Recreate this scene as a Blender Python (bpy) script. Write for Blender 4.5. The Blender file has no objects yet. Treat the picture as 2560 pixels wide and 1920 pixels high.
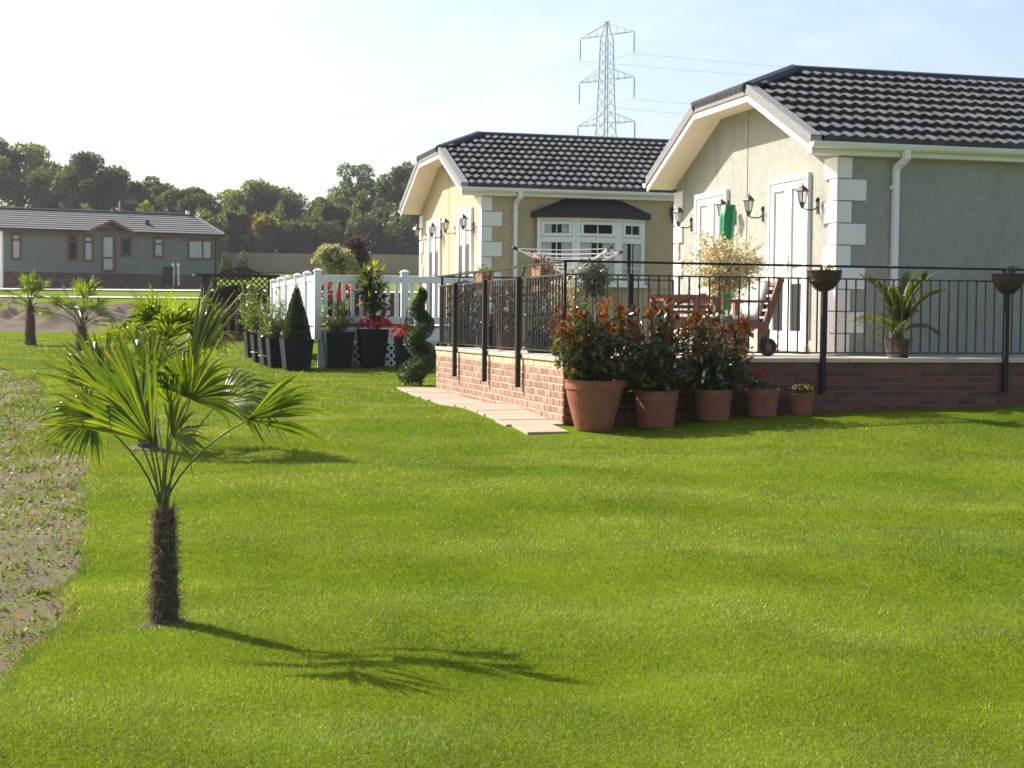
import bpy, math, random
import numpy as np
from mathutils import Vector, Matrix
random.seed(7)
RNG = np.random.default_rng(7)
sc = bpy.context.scene
COL = sc.collection
rad = math.radians

# ------------------------------------------------------------------ camera
CAM = np.array([0.0, 0.0, 1.25])
YAW, PITCH, ROLL, FPX = rad(14.9), rad(2.39), rad(0.49), 3784.0
F = np.array([math.sin(YAW) * math.cos(PITCH), math.cos(YAW) * math.cos(PITCH), -math.sin(PITCH)])
R0 = np.array([math.cos(YAW), -math.sin(YAW), 0.0])
U0 = np.cross(R0, F)
R = R0 * math.cos(ROLL) + U0 * math.sin(ROLL)
U = U0 * math.cos(ROLL) - R0 * math.sin(ROLL)
cd = bpy.data.cameras.new('camera')
cam = bpy.data.objects.new('camera', cd)
COL.objects.link(cam)
m = Matrix.Identity(4)
for i in range(3):
    m[i][0], m[i][1], m[i][2], m[i][3] = R[i], U[i], -F[i], CAM[i]
cam.matrix_world = m
cd.sensor_width = 36
cd.lens = 36 * FPX / 2560
cd.clip_start, cd.clip_end = 0.05, 5000
cd.dof.use_dof = True
cd.dof.focus_distance = 9.0
cd.dof.aperture_fstop = 13
sc.camera = cam

# ------------------------------------------------------------------ light
SUN_AZ, SUN_EL = rad(-45.9), rad(39.5)          # azimuth from +Y towards +X
SUN = Vector((math.sin(SUN_AZ) * math.cos(SUN_EL), math.cos(SUN_AZ) * math.cos(SUN_EL), math.sin(SUN_EL)))
w = bpy.data.worlds.new('World')
sc.world = w
w.use_nodes = True
wn = w.node_tree
bg = wn.nodes['Background']
sky = wn.nodes.new('ShaderNodeTexSky')
sky.sky_type = 'NISHITA'
sky.sun_disc = False
sky.sun_elevation = SUN_EL
sky.sun_rotation = SUN_AZ
sky.altitude = 50
sky.air_density = 1.0
sky.dust_density = 3.0
sky.ozone_density = 1.0
ctc = wn.nodes.new('ShaderNodeTexCoord')
cmap = wn.nodes.new('ShaderNodeMapping'); cmap.inputs['Scale'].default_value = (3.0, 3.0, 9.0)
cnz = wn.nodes.new('ShaderNodeTexNoise'); cnz.inputs['Scale'].default_value = 1.6; cnz.inputs['Detail'].default_value = 7; cnz.inputs['Roughness'].default_value = 0.62
crm = wn.nodes.new('ShaderNodeMapRange'); crm.inputs[1].default_value = 0.50; crm.inputs[2].default_value = 0.80; crm.inputs[3].default_value = 0.0; crm.inputs[4].default_value = 0.12
cmx = wn.nodes.new('ShaderNodeMix'); cmx.data_type = 'RGBA'; cmx.inputs[7].default_value = (11.0, 11.0, 11.2, 1)
wn.links.new(ctc.outputs['Generated'], cmap.inputs[0]); wn.links.new(cmap.outputs[0], cnz.inputs[0]); wn.links.new(cnz.outputs['Fac'], crm.inputs[0])
wn.links.new(crm.outputs[0], cmx.inputs[0]); wn.links.new(sky.outputs[0], cmx.inputs[6]); wn.links.new(cmx.outputs[2], bg.inputs[0])
bg.inputs[1].default_value = 0.108
sl = bpy.data.lights.new('sun', 'SUN')
sl.energy = 5.0
sl.angle = rad(0.55)
sl.color = (1.0, 0.93, 0.82)
sun = bpy.data.objects.new('sun', sl)
COL.objects.link(sun)
sun.rotation_euler = SUN.to_track_quat('Z', 'Y').to_euler()
sun.location = (-20, 20, 30)
sc.view_settings.view_transform = 'Standard'
sc.view_settings.look = 'None'
sc.view_settings.exposure = 1.02
sc.view_settings.gamma = 1
sc.view_settings.use_curve_mapping = False
sc.render.engine = 'CYCLES'
sc.cycles.max_bounces = 8
sc.cycles.transparent_max_bounces = 12
sc.cycles.use_denoising = True
sc.cycles.sample_clamp_indirect = 6

# ------------------------------------------------------------------ survey helpers (photo pixel -> point in the place)
def ray(px, py):
    return F + R * ((px - 1280) / FPX) - U * ((py - 960) / FPX)
def at(px, py, d):
    return CAM + ray(px, py) * d
def onp(px, py, ax, v):
    r = ray(px, py)
    return CAM + r * ((v - CAM[ax]) / r[ax])
def sstep(v, a, b):
    t = np.clip((v - a) / (b - a), 0, 1)
    return t * t * (3 - 2 * t)
def DL(x, y):
    return 0.257 * x + 0.966 * y, 0.966 * x - 0.257 * y
def XY(d, l):
    return 0.257 * d + 0.966 * l, 0.966 * d - 0.257 * l
def G(x, y):
    x = np.asarray(x, float); y = np.asarray(y, float)
    d, l = DL(x, y)
    z = -0.098 + 0.02 * np.clip(d, -5, 45) + 0.056 * np.clip(d - 45, 0, 40) + 0.043 * np.clip(d - 85, 0, 90) + 0.012 * np.clip(d - 175, 0, 600)
    z = z + 0.15 * sstep(l, 0.9, 3.0) * sstep(d, 13.4, 15.4)
    k = 1 - sstep(d, 22, 40)
    z = z + k * 0.022 * (np.sin(1.1 * x + 0.6 * y) + np.sin(0.55 * x - 1.3 * y + 1.0) + 0.8 * np.sin(2.3 * x + 1.1 * y + 2.0) * np.sin(1.7 * y - 0.9 * x))
    k2 = 1 - sstep(d, 9, 14)
    z = z + k2 * 0.013 * (np.sin(3.7 * x + 1.9 * y) * np.sin(2.9 * y - 1.4 * x + 0.7) + 0.7 * np.sin(5.9 * x - 2.2 * y) * np.sin(4.3 * y + 3.1 * x))
    q = d - (4.42 + 0.59 * (l + 0.32))
    z = z + (0.022 * np.exp(-((q + 0.10) / 0.38) ** 2) - 0.032 * np.exp(-((q - 0.60) / 0.42) ** 2)) * sstep(l, -1.3, 0.2)
    q2 = d - (6.9 - 0.35 * (l + 0.3))
    z = z - 0.030 * np.exp(-(q2 / 0.35) ** 2) * sstep(l, -0.6, 0.6)
    z = z + 0.03 * np.exp(-((x - 0.2) ** 2 + (y - 6.2) ** 2) / 0.1)
    return z
def gz(x, y):
    return float(G(x, y))
def gnd(px, py):
    r = ray(px, py)
    t = np.arange(2.5, 160, 0.01)
    P = CAM[None] + r[None] * t[:, None]
    i = np.argmax(P[:, 2] < G(P[:, 0], P[:, 1]))
    return P[i]

# ------------------------------------------------------------------ object helpers
def tag(o, label=None, cat=None, group=None, kind=None):
    if label: o['label'] = label
    if cat: o['category'] = cat
    if group: o['group'] = group
    if kind: o['kind'] = kind
    return o
def empty(name, loc=(0, 0, 0), rz=0.0):
    o = bpy.data.objects.new(name, None)
    COL.objects.link(o)
    o.location = loc
    o.rotation_euler = (0, 0, rz)
    o.empty_display_size = 0.1
    return o
def thing(name, label, cat, loc=(0, 0, 0), rz=0.0, group=None):
    return tag(empty(name, [float(v) for v in loc], rz), label, cat, group)
def put(name, mesh, parent=None, loc=(0, 0, 0), rot=(0, 0, 0), scale=(1, 1, 1)):
    o = bpy.data.objects.new(name, mesh)
    COL.objects.link(o)
    o.parent = parent
    o.location = [float(v) for v in loc]
    o.rotation_euler = rot
    o.scale = scale
    return o
def copy_tree(o, parent=None):
    c = o.copy()
    COL.objects.link(c)
    c.parent = parent
    for ch in list(o.children):
        copy_tree(ch, c)
    return c

class MB:
    def __init__(s):
        s.v = []; s.f = []
    def add(s, v, f):
        n = len(s.v)
        s.v += [tuple(float(a) for a in p) for p in v]
        s.f += [tuple(i + n for i in q) for q in f]
        return s
    def box(s, x0, x1, y0, y1, z0, z1):
        return s.add([(x0, y0, z0), (x1, y0, z0), (x1, y1, z0), (x0, y1, z0), (x0, y0, z1), (x1, y0, z1), (x1, y1, z1), (x0, y1, z1)],
                     [(0, 3, 2, 1), (4, 5, 6, 7), (0, 1, 5, 4), (1, 2, 6, 5), (2, 3, 7, 6), (3, 0, 4, 7)])
    def bbox(s, x0, x1, y0, y1, z0, z1, b=0.004):
        # box with all edges chamfered
        v = []; 
        X, Y, Z = (x0, x1), (y0, y1), (z0, z1)
        idx = {}
        for i in (0, 1):
            for j in (0, 1):
                for k in (0, 1):
                    sx, sy, sz = (1, -1)[i], (1, -1)[j], (1, -1)[k]
                    for a in range(3):
                        o = [b * sx, b * sy, b * sz]; o[a] = 0
                        idx[(i, j, k, a)] = len(v)
                        v.append((X[i] + o[0], Y[j] + o[1], Z[k] + o[2]))
        f = []
        I = lambda i, j, k, a: idx[(i, j, k, a)]
        for i in (0, 1):
            q = (I(i, 0, 0, 0), I(i, 1, 0, 0), I(i, 1, 1, 0), I(i, 0, 1, 0)); f.append(q if i else q[::-1])
            q = (I(0, i, 0, 1), I(0, i, 1, 1), I(1, i, 1, 1), I(1, i, 0, 1)); f.append(q if i else q[::-1])
            q = (I(0, 0, i, 2), I(1, 0, i, 2), I(1, 1, i, 2), I(0, 1, i, 2)); f.append(q if i else q[::-1])
        for j in (0, 1):
            for k in (0, 1):
                q = (I(0, j, k, 1), I(1, j, k, 1), I(1, j, k, 2), I(0, j, k, 2)); f.append(q if (j == k) else q[::-1])
                q = (I(j, 0, k, 2), I(j, 1, k, 2), I(j, 1, k, 0), I(j, 0, k, 0)); f.append(q if (j == k) else q[::-1])
                q = (I(j, k, 0, 0), I(j, k, 1, 0), I(j, k, 1, 1), I(j, k, 0, 1)); f.append(q if (j == k) else q[::-1])
        for i in (0, 1):
            for j in (0, 1):
                for k in (0, 1):
                    q = (I(i, j, k, 0), I(i, j, k, 1), I(i, j, k, 2)); f.append(q if (i + j + k) % 2 else q[::-1])
        return s.add(v, f)
    def bar(s, a, b, w, h=None, up=(0, 0, 1)):
        # rectangular bar from a to b
        h = w if h is None else h
        a = np.array(a, float); b = np.array(b, float)
        t = b - a; t /= np.linalg.norm(t)
        up = np.array(up, float)
        if abs(t @ up) > 0.97: up = np.array([0, 1.0, 0]) if abs(t[1]) < 0.9 else np.array([1.0, 0, 0])
        sx = np.cross(t, up); sx /= np.linalg.norm(sx)
        sy = np.cross(sx, t)
        v = []
        for p in (a, b):
            for i, j in ((-1, -1), (1, -1), (1, 1), (-1, 1)):
                v.append(p + sx * i * w / 2 + sy * j * h / 2)
        return s.add(v, [(3, 2, 1, 0), (4, 5, 6, 7), (0, 1, 5, 4), (1, 2, 6, 5), (2, 3, 7, 6), (3, 0, 4, 7)])
    def tube(s, pts, rs, n=8, caps=True, twist=0.0):
        pts = [np.array(p, float) for p in pts]
        if not hasattr(rs, '__len__'): rs = [rs] * len(pts)
        v = []; f = []
        prev = None
        for i, p in enumerate(pts):
            t = pts[min(i + 1, len(pts) - 1)] - pts[max(i - 1, 0)]
            t = t / (np.linalg.norm(t) + 1e-12)
            if prev is None:
                up = np.array([0, 0, 1.0]) if abs(t[2]) < 0.9 else np.array([1.0, 0, 0])
                sx = np.cross(t, up)
            else:
                sx = prev - t * (prev @ t)
            sx /= np.linalg.norm(sx) + 1e-12
            prev = sx
            sy = np.cross(t, sx)
            for k in range(n):
                a = 2 * math.pi * k / n + twist * i
                v.append(p + (sx * math.cos(a) + sy * math.sin(a)) * rs[i])
        for i in range(len(pts) - 1):
            for k in range(n):
                k2 = (k + 1) % n
                f.append((i * n + k, i * n + k2, (i + 1) * n + k2, (i + 1) * n + k))
        if caps:
            f.append(tuple(range(n))[::-1]); f.append(tuple((len(pts) - 1) * n + k for k in range(n)))
        return s.add(v, f)
    def lathe(s, prof, n=20, c=(0, 0, 0), ph=0.0, closed=True):
        v = []; f = []
        for r, z in prof:
            for k in range(n):
                a = 2 * math.pi * k / n + ph
                v.append((c[0] + r * math.cos(a), c[1] + r * math.sin(a), c[2] + z))
        for i in range(len(prof) - 1):
            for k in range(n):
                k2 = (k + 1) % n
                f.append((i * n + k, i * n + k2, (i + 1) * n + k2, (i + 1) * n + k))
        if closed:
            f.append(tuple(range(n))[::-1]); f.append(tuple((len(prof) - 1) * n + k for k in range(n)))
        return s.add(v, f)
    def prism(s, poly, d):
        # poly: 3d points of a planar outline, extruded by vector d
        n = len(poly); d = np.array(d, float)
        v = [np.array(p, float) for p in poly] + [np.array(p, float) + d for p in poly]
        f = [tuple(range(n))[::-1], tuple(range(n, 2 * n))]
        for i in range(n):
            j = (i + 1) % n
            f.append((i, j, n + j, n + i))
        return s.add(v, f)
    def mesh(s, name, mat, smooth=False):
        me = bpy.data.meshes.new(name)
        me.from_pydata(s.v, [], s.f)
        if mat is not None: me.materials.append(mat)
        if smooth:
            me.polygons.foreach_set('use_smooth', [True] * len(me.polygons))
        me.update()
        return me
    def build(s, name, mat, parent=None, loc=(0, 0, 0), rot=(0, 0, 0), smooth=False):
        return put(name, s.mesh(name, mat, smooth), parent, loc, rot)
def fixnormals(me):
    import bmesh
    b = bmesh.new(); b.from_mesh(me); bmesh.ops.recalc_face_normals(b, faces=b.faces); b.to_mesh(me); b.free()

def np_mesh(name, V, Fc, mat, attr=None, smooth=False):
    # V (n,3), Fc (m,k) arrays with constant k
    me = bpy.data.meshes.new(name)
    V = np.ascontiguousarray(V, np.float32); Fc = np.ascontiguousarray(Fc, np.int32)
    k = Fc.shape[1]
    me.vertices.add(len(V)); me.vertices.foreach_set('co', V.ravel())
    me.loops.add(Fc.size); me.loops.foreach_set('vertex_index', Fc.ravel())
    me.polygons.add(len(Fc))
    me.polygons.foreach_set('loop_start', np.arange(0, Fc.size, k, dtype=np.int32))
    me.polygons.foreach_set('loop_total', np.full(len(Fc), k, np.int32))
    if smooth: me.polygons.foreach_set('use_smooth', np.ones(len(Fc), bool))
    if attr is not None:
        for an, av in attr.items():
            a = me.attributes.new(an, 'FLOAT', 'POINT')
            a.data.foreach_set('value', np.ascontiguousarray(av, np.float32))
    if mat is not None: me.materials.append(mat)
    me.update(calc_edges=True)
    return me
def unit(a):
    return a / (np.linalg.norm(a, axis=-1, keepdims=True) + 1e-9)
def leaf_mesh(name, P, D, N, size, aspect, mat, fold=0.25, attr=None):
    # one folded leaf (4 vertices, 2 triangles) per point: base, left, tip, right
    n = len(P)
    D = unit(D); S = unit(np.cross(D, N)); N = np.cross(S, D)
    size = np.broadcast_to(np.asarray(size, float), (n,))[:, None]
    w_ = size * aspect * 0.5
    V = np.empty((n, 4, 3))
    V[:, 0] = P
    V[:, 1] = P + D * size * 0.48 + S * w_ + N * w_ * fold
    V[:, 2] = P + D * size
    V[:, 3] = P + D * size * 0.48 - S * w_ + N * w_ * fold
    b = np.arange(n)[:, None] * 4
    T = np.concatenate([b + np.array([[0, 2, 1]]), b + np.array([[0, 3, 2]])])
    at_ = None
    if attr is not None: at_ = {k_: np.repeat(v_, 4) for k_, v_ in attr.items()}
    return np_mesh(name, V.reshape(-1, 3), T, mat, at_)
def rdir(n, rng=RNG):
    return unit(rng.normal(size=(n, 3)))

# ------------------------------------------------------------------ materials
def nodes(name):
    mt = bpy.data.materials.new(name)
    mt.use_nodes = True
    nt = mt.node_tree
    return mt, nt, nt.nodes['Principled BSDF'], nt.nodes['Material Output']
def N_(nt, t, **kw):
    n = nt.nodes.new(t)
    for k, v in kw.items():
        setattr(n, k, v)
    return n
def noise(nt, scale, detail=4, rough=0.6, coord='Object', sc3=None):
    tc = N_(nt, 'ShaderNodeTexCoord')
    n = N_(nt, 'ShaderNodeTexNoise')
    n.inputs['Scale'].default_value = scale
    n.inputs['Detail'].default_value = detail
    n.inputs['Roughness'].default_value = rough
    if sc3:
        mp = N_(nt, 'ShaderNodeMapping'); mp.inputs['Scale'].default_value = sc3
        nt.links.new(tc.outputs[coord], mp.inputs[0]); nt.links.new(mp.outputs[0], n.inputs[0])
    else:
        nt.links.new(tc.outputs[coord], n.inputs[0])
    return n.outputs['Fac']
def ramp(nt, fac, stops):
    r = N_(nt, 'ShaderNodeValToRGB')
    e = r.color_ramp.elements
    while len(e) < len(stops): e.new(0.5)
    for i, (p, c) in enumerate(stops):
        e[i].position = p; e[i].color = (*c, 1)
    nt.links.new(fac, r.inputs[0])
    return r.outputs[0]
def mix(nt, a, b, fac, mode='MIX'):
    n = N_(nt, 'ShaderNodeMix', data_type='RGBA', blend_type=mode)
    for s_, v in ((n.inputs[0], fac), (n.inputs[6], a), (n.inputs[7], b)):
        if isinstance(v, (int, float)): s_.default_value = v
        elif isinstance(v, tuple): s_.default_value = (*v, 1)
        else: nt.links.new(v, s_)
    return n.outputs[2]
def bump(nt, bs, h, strength=0.3, dist=0.01):
    b = N_(nt, 'ShaderNodeBump')
    b.inputs['Strength'].default_value = strength
    b.inputs['Distance'].default_value = dist
    nt.links.new(h, b.inputs['Height']); nt.links.new(b.outputs[0], bs.inputs['Normal'])
    return b
def mat(name, col, rough=0.6, var=0.15, scale=8, bmp=0.0, bscale=60, bdist=0.004, metal=0.0, spec=0.5, sc3=None, coat=0.0, objvar=0.0, dirt=None):
    mt, nt, bs, out = nodes(name)
    c = np.array(col)
    f = noise(nt, scale, 5, 0.65, sc3=sc3)
    cc = ramp(nt, f, [(0.3, tuple(c * (1 - var))), (0.7, tuple(np.minimum(c * (1 + var), 1)))])
    if objvar:
        oi = N_(nt, 'ShaderNodeObjectInfo')
        hv = N_(nt, 'ShaderNodeMapRange')
        hv.inputs[3].default_value = 1 - objvar; hv.inputs[4].default_value = 1 + objvar
        nt.links.new(oi.outputs['Random'], hv.inputs[0])
        vm = N_(nt, 'ShaderNodeVectorMath', operation='SCALE')
        nt.links.new(cc, vm.inputs[0]); nt.links.new(hv.outputs[0], vm.inputs['Scale'])
        cc = vm.outputs[0]
    if dirt:
        f2 = noise(nt, dirt[1], 6, 0.7, sc3=dirt[3] if len(dirt) > 3 else None)
        r2 = ramp(nt, f2, [(dirt[2], (0, 0, 0)), (dirt[2] + 0.2, (1, 1, 1))])
        cc = mix(nt, cc, dirt[0], r2)
    nt.links.new(cc, bs.inputs['Base Color'])
    bs.inputs['Roughness'].default_value = rough
    bs.inputs['Metallic'].default_value = metal
    bs.inputs['Specular IOR Level'].default_value = spec
    bs.inputs['Coat Weight'].default_value = coat
    if bmp:
        bump(nt, bs, noise(nt, bscale, 4, 0.6), bmp, bdist)
    return mt
def leafmat(name, stops, trans=0.45, rough=0.35, spec=0.5, tcol=None, tipattr=None, clump=0.0, stripes=False):
    # leaf: reflecting + light shining through; colour varies from leaf to leaf
    mt, nt, bs, out = nodes(name)
    g = N_(nt, 'ShaderNodeNewGeometry')
    col = ramp(nt, g.outputs['Random Per Island'], stops)
    if clump:
        f = noise(nt, clump, 2, 0.5)
        col = mix(nt, col, ramp(nt, f, [(0.35, (0.55, 0.55, 0.55)), (0.65, (1.0, 1.0, 1.0))]), 0.8, 'MULTIPLY')
    if stripes:
        tc2 = N_(nt, 'ShaderNodeTexCoord'); mp2 = N_(nt, 'ShaderNodeMapping'); mp2.inputs['Rotation'].default_value = (0, 0, rad(-72))
        wv_ = N_(nt, 'ShaderNodeTexWave'); wv_.inputs['Scale'].default_value = 0.17; wv_.inputs['Distortion'].default_value = 1.6; wv_.inputs['Detail'].default_value = 1.0; wv_.inputs['Detail Scale'].default_value = 0.6
        nt.links.new(tc2.outputs['Object'], mp2.inputs[0]); nt.links.new(mp2.outputs[0], wv_.inputs[0])
        col = mix(nt, col, ramp(nt, wv_.outputs['Fac'], [(0.25, (0.80, 0.86, 0.8)), (0.75, (1.06, 1.03, 1.0))]), 1.0, 'MULTIPLY')
        f5 = noise(nt, 0.55, 4, 0.6)
        col = mix(nt, col, ramp(nt, f5, [(0.38, (0.62, 0.76, 0.7)), (0.58, (1.10, 1.05, 1.0))]), 1.0, 'MULTIPLY')
        f6 = noise(nt, 2.4, 5, 0.65)
        col = mix(nt, col, (0.27, 0.25, 0.055), ramp(nt, f6, [(0.64, (0, 0, 0)), (0.76, (0.5, 0.5, 0.5))]))
    if tipattr:
        a = N_(nt, 'ShaderNodeAttribute', attribute_name='tip')
        r_ = ramp(nt, a.outputs['Fac'], [(tipattr[1], (0, 0, 0)), (min(tipattr[1] + 0.12, 1.0), (1, 1, 1))])
        col = mix(nt, col, tipattr[0], r_)
    nt.links.new(col, bs.inputs['Base Color'])
    bs.inputs['Roughness'].default_value = rough
    bs.inputs['Specular IOR Level'].default_value = spec
    tr = N_(nt, 'ShaderNodeBsdfTranslucent')
    tc_ = mix(nt, col, tcol if tcol else (1.6, 1.9, 0.6), 1.0, 'MULTIPLY')
    nt.links.new(tc_, tr.inputs[0])
    ms = N_(nt, 'ShaderNodeMixShader')
    ms.inputs[0].default_value = trans
    nt.links.new(bs.outputs[0], ms.inputs[1]); nt.links.new(tr.outputs[0], ms.inputs[2])
    nt.links.new(ms.outputs[0], out.inputs[0])
    return mt
def glassmat(name, tint=(0.02, 0.03, 0.035), see=0.86):
    mt, nt, bs, out = nodes(name)
    bs.inputs['Base Color'].default_value = (*tint, 1)
    bs.inputs['Roughness'].default_value = 0.03
    bs.inputs['Specular IOR Level'].default_value = 0.8
    tr = N_(nt, 'ShaderNodeBsdfTransparent')
    tr.inputs[0].default_value = (0.95, 0.97, 0.97, 1)
    lw_ = N_(nt, 'ShaderNodeLayerWeight'); ly = N_(nt, 'ShaderNodeMath', operation='POWER'); ly.inputs[1].default_value = 4.0
    nt.links.new(lw_.outputs['Facing'], ly.inputs[0])
    mr = N_(nt, 'ShaderNodeMapRange')
    mr.inputs[3].default_value = 1 - see; mr.inputs[4].default_value = 1.0
    nt.links.new(ly.outputs[0], mr.inputs[0])
    ms = N_(nt, 'ShaderNodeMixShader')
    nt.links.new(mr.outputs[0], ms.inputs[0]); nt.links.new(tr.outputs[0], ms.inputs[1]); nt.links.new(bs.outputs[0], ms.inputs[2])
    nt.links.new(ms.outputs[0], out.inputs[0])
    return mt

M = {}
M['wall_sage'] = mat('sage_render', (0.345, 0.345, 0.30), 0.9, 0.12, 9, 0.9, 70, 0.012, dirt=((0.28, 0.275, 0.235), 1.6, 0.54, (1.5, 1.5, 0.3)))
M['wall_cream'] = mat('cream_render', (0.50, 0.395, 0.25), 0.9, 0.10, 9, 0.9, 70, 0.012, dirt=((0.42, 0.33, 0.21), 1.6, 0.56, (1.5, 1.5, 0.3)))
M['upvc'] = mat('white_plastic', (0.80, 0.80, 0.80), 0.35, 0.03, 3)
M['quoin'] = mat('white_quoin', (0.80, 0.785, 0.76), 0.8, 0.04, 10, 0.3, 80, 0.004)
M['soffit'] = mat('cream_soffit', (0.74, 0.68, 0.57), 0.6, 0.04, 3)
M['verge'] = mat('grey_verge', (0.20, 0.20, 0.20), 0.8, 0.25, 30, 0.4, 90, 0.004)
M['tile'] = mat('slate_tile', (0.047, 0.048, 0.055), 0.85, 0.45, 7, 0.5, 120, 0.004, objvar=0.22)
M['tile_edge'] = mat('dark_ridge', (0.035, 0.035, 0.045), 0.6, 0.2, 20, 0.3, 90, 0.004)
M['glass'] = glassmat('window_glass')
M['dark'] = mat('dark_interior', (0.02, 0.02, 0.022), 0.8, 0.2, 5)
M['curtain_sky_reflection'] = mat('white_curtain_sky_reflection', (0.72, 0.72, 0.70), 0.9, 0.08, 3, sc3=(1, 30, 0.3))  # curtains at doors and bay; bungalow sheets imitate reflected sky
M['black_metal'] = mat('black_ironwork', (0.018, 0.017, 0.017), 0.38, 0.2, 30, metal=0.0, spec=0.7)
M['grey_rail'] = mat('dark_handrail', (0.022, 0.018, 0.016), 0.6, 0.2, 20, spec=0.3)
M['chrome'] = mat('steel_handle', (0.6, 0.6, 0.6), 0.25, 0.05, 5, metal=1.0)
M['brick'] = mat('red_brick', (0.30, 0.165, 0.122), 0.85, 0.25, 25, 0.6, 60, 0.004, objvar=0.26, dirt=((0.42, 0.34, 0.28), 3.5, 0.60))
M['brick_shade'] = mat('shade_darkened_brick', (0.15, 0.055, 0.036), 0.85, 0.3, 18, 0.6, 60, 0.004, objvar=0.30, dirt=((0.26, 0.22, 0.19), 5, 0.62))  # red brick copy with the front wall's shade put into its colour; pale stains
M['mortar_shade'] = mat('shade_darkened_mortar', (0.20, 0.15, 0.115), 0.95, 0.25, 30, 0.5, 90, 0.003)  # mortar copy darkened likewise, shade of the front wall in its colour
M['brick_yellow'] = mat('buff_brick', (0.50, 0.41, 0.25), 0.85, 0.10, 25, 0.4, 60, 0.004, objvar=0.10)
M['mortar'] = mat('pale_mortar', (0.50, 0.42, 0.27), 0.95, 0.15, 30, 0.5, 90, 0.003)
M['coping'] = mat('stone_coping', (0.42, 0.36, 0.285), 0.9, 0.15, 10, 0.3, 60, 0.003)
M['paving'] = mat('sand_paving', (0.33, 0.265, 0.20), 0.9, 0.12, 4, 0.25, 90, 0.002, objvar=0.06)
M['patio'] = mat('pale_patio', (0.60, 0.48, 0.36), 0.9, 0.08, 6, 0.2, 60, 0.003)
M['terracotta'] = mat('terracotta', (0.27, 0.088, 0.045), 0.75, 0.20, 6, 0.3, 60, 0.003, dirt=((0.36, 0.22, 0.16), 7, 0.60))
M['potting'] = mat('potting_soil', (0.03, 0.022, 0.015), 1.0, 0.3, 30, 0.6, 60, 0.01)
M['planter'] = mat('charcoal_planter', (0.010, 0.011, 0.017), 0.75, 0.15, 8, spec=0.2)
M['planter_bronze'] = mat('bronze_bowl', (0.05, 0.04, 0.035), 0.3, 0.2, 8, spec=0.7)
M['coir'] = mat('brown_coir', (0.10, 0.055, 0.03), 0.95, 0.4, 40, 0.9, 80, 0.02)
M['wood'] = mat('red_brown_wood', (0.20, 0.085, 0.045), 0.55, 0.25, 6, 0.2, 40, 0.003, sc3=(1, 1, 8))
M['wood_pale'] = mat('pale_barrel_wood', (0.26, 0.14, 0.075), 0.7, 0.25, 8, 0.2, 40, 0.003, sc3=(6, 6, 1))
M['wood_dark'] = mat('dark_arbour_wood', (0.045, 0.023, 0.015), 0.8, 0.25, 8)
M['wood_gate'] = mat('red_gate_wood', (0.15, 0.055, 0.028), 0.7, 0.2, 8)
M['cushion'] = mat('grey_cushion', (0.55, 0.54, 0.52), 0.9, 0.06, 6, 0.2, 40, 0.004)
M['rubber'] = mat('black_rubber', (0.012, 0.012, 0.012), 0.7, 0.2, 8)
M['green_cloth'] = mat('green_parasol_cloth', (0.004, 0.23, 0.075), 0.5, 0.15, 6, 0.2, 20, 0.01)
M['alu'] = mat('grey_aluminium', (0.45, 0.46, 0.46), 0.35, 0.08, 8, metal=0.7)
M['line'] = mat('white_line', (0.75, 0.77, 0.78), 0.6, 0.05, 8)
M['pvc'] = mat('white_fence_pvc', (0.74, 0.765, 0.80), 0.4, 0.03, 4)
M['decking'] = mat('deck_boards', (0.33, 0.24, 0.18), 0.8, 0.15, 6)
M['bark'] = mat('grey_bark', (0.10, 0.08, 0.06), 0.95, 0.35, 14, 0.8, 30, 0.02)
M['bark_pale'] = mat('pale_stem_bark', (0.30, 0.25, 0.19), 0.9, 0.25, 30)
M['palm_trunk'] = mat('fibrous_trunk', (0.115, 0.078, 0.048), 1.0, 0.45, 40, 1.0, 90, 0.02)
M['fibre'] = leafmat('trunk_fibre', [(0, (0.08, 0.052, 0.03)), (0.5, (0.18, 0.125, 0.078)), (1, (0.36, 0.28, 0.19))], 0.2, 0.8, 0.2, (1, 1, 1))
M['petiole'] = mat('palm_petiole', (0.085, 0.115, 0.025), 0.4, 0.25, 12)
M['palm'] = leafmat('palm_leaf', [(0, (0.04, 0.065, 0.010)), (0.6, (0.07, 0.105, 0.013)), (1, (0.12, 0.145, 0.016))], 0.50, 0.30, 0.5, (2.5, 2.5, 0.42), ((0.24, 0.155, 0.03), 0.87))
M['grey_clad'] = mat('grey_green_cladding', (0.215, 0.205, 0.178), 0.8, 0.06, 3)
M['grey_tile'] = mat('plain_grey_tile', (0.115, 0.112, 0.11), 0.85, 0.15, 3)
M['red_frame'] = mat('orange_timber_frame', (0.20, 0.068, 0.032), 0.6, 0.12, 6)
M['far_brick'] = mat('red_plinth_brick', (0.16, 0.085, 0.065), 0.9, 0.35, 3)
M['fence_wood'] = mat('tan_fence_wood', (0.36, 0.245, 0.135), 0.85, 0.10, 2, sc3=(6, 6, 0.5), objvar=0.06)
M['fence_post'] = mat('grey_concrete_post', (0.30, 0.29, 0.28), 0.9, 0.1, 4)
M['steel'] = mat('galvanised_steel', (0.17, 0.205, 0.21), 0.6, 0.1, 4)
M['path'] = mat('pale_concrete_path', (0.55, 0.55, 0.55), 0.9, 0.08, 1.5)
M['twig'] = mat('twiggy_green', (0.045, 0.055, 0.018), 0.95, 0.4, 60, 1.0, 60, 0.03)

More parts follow.
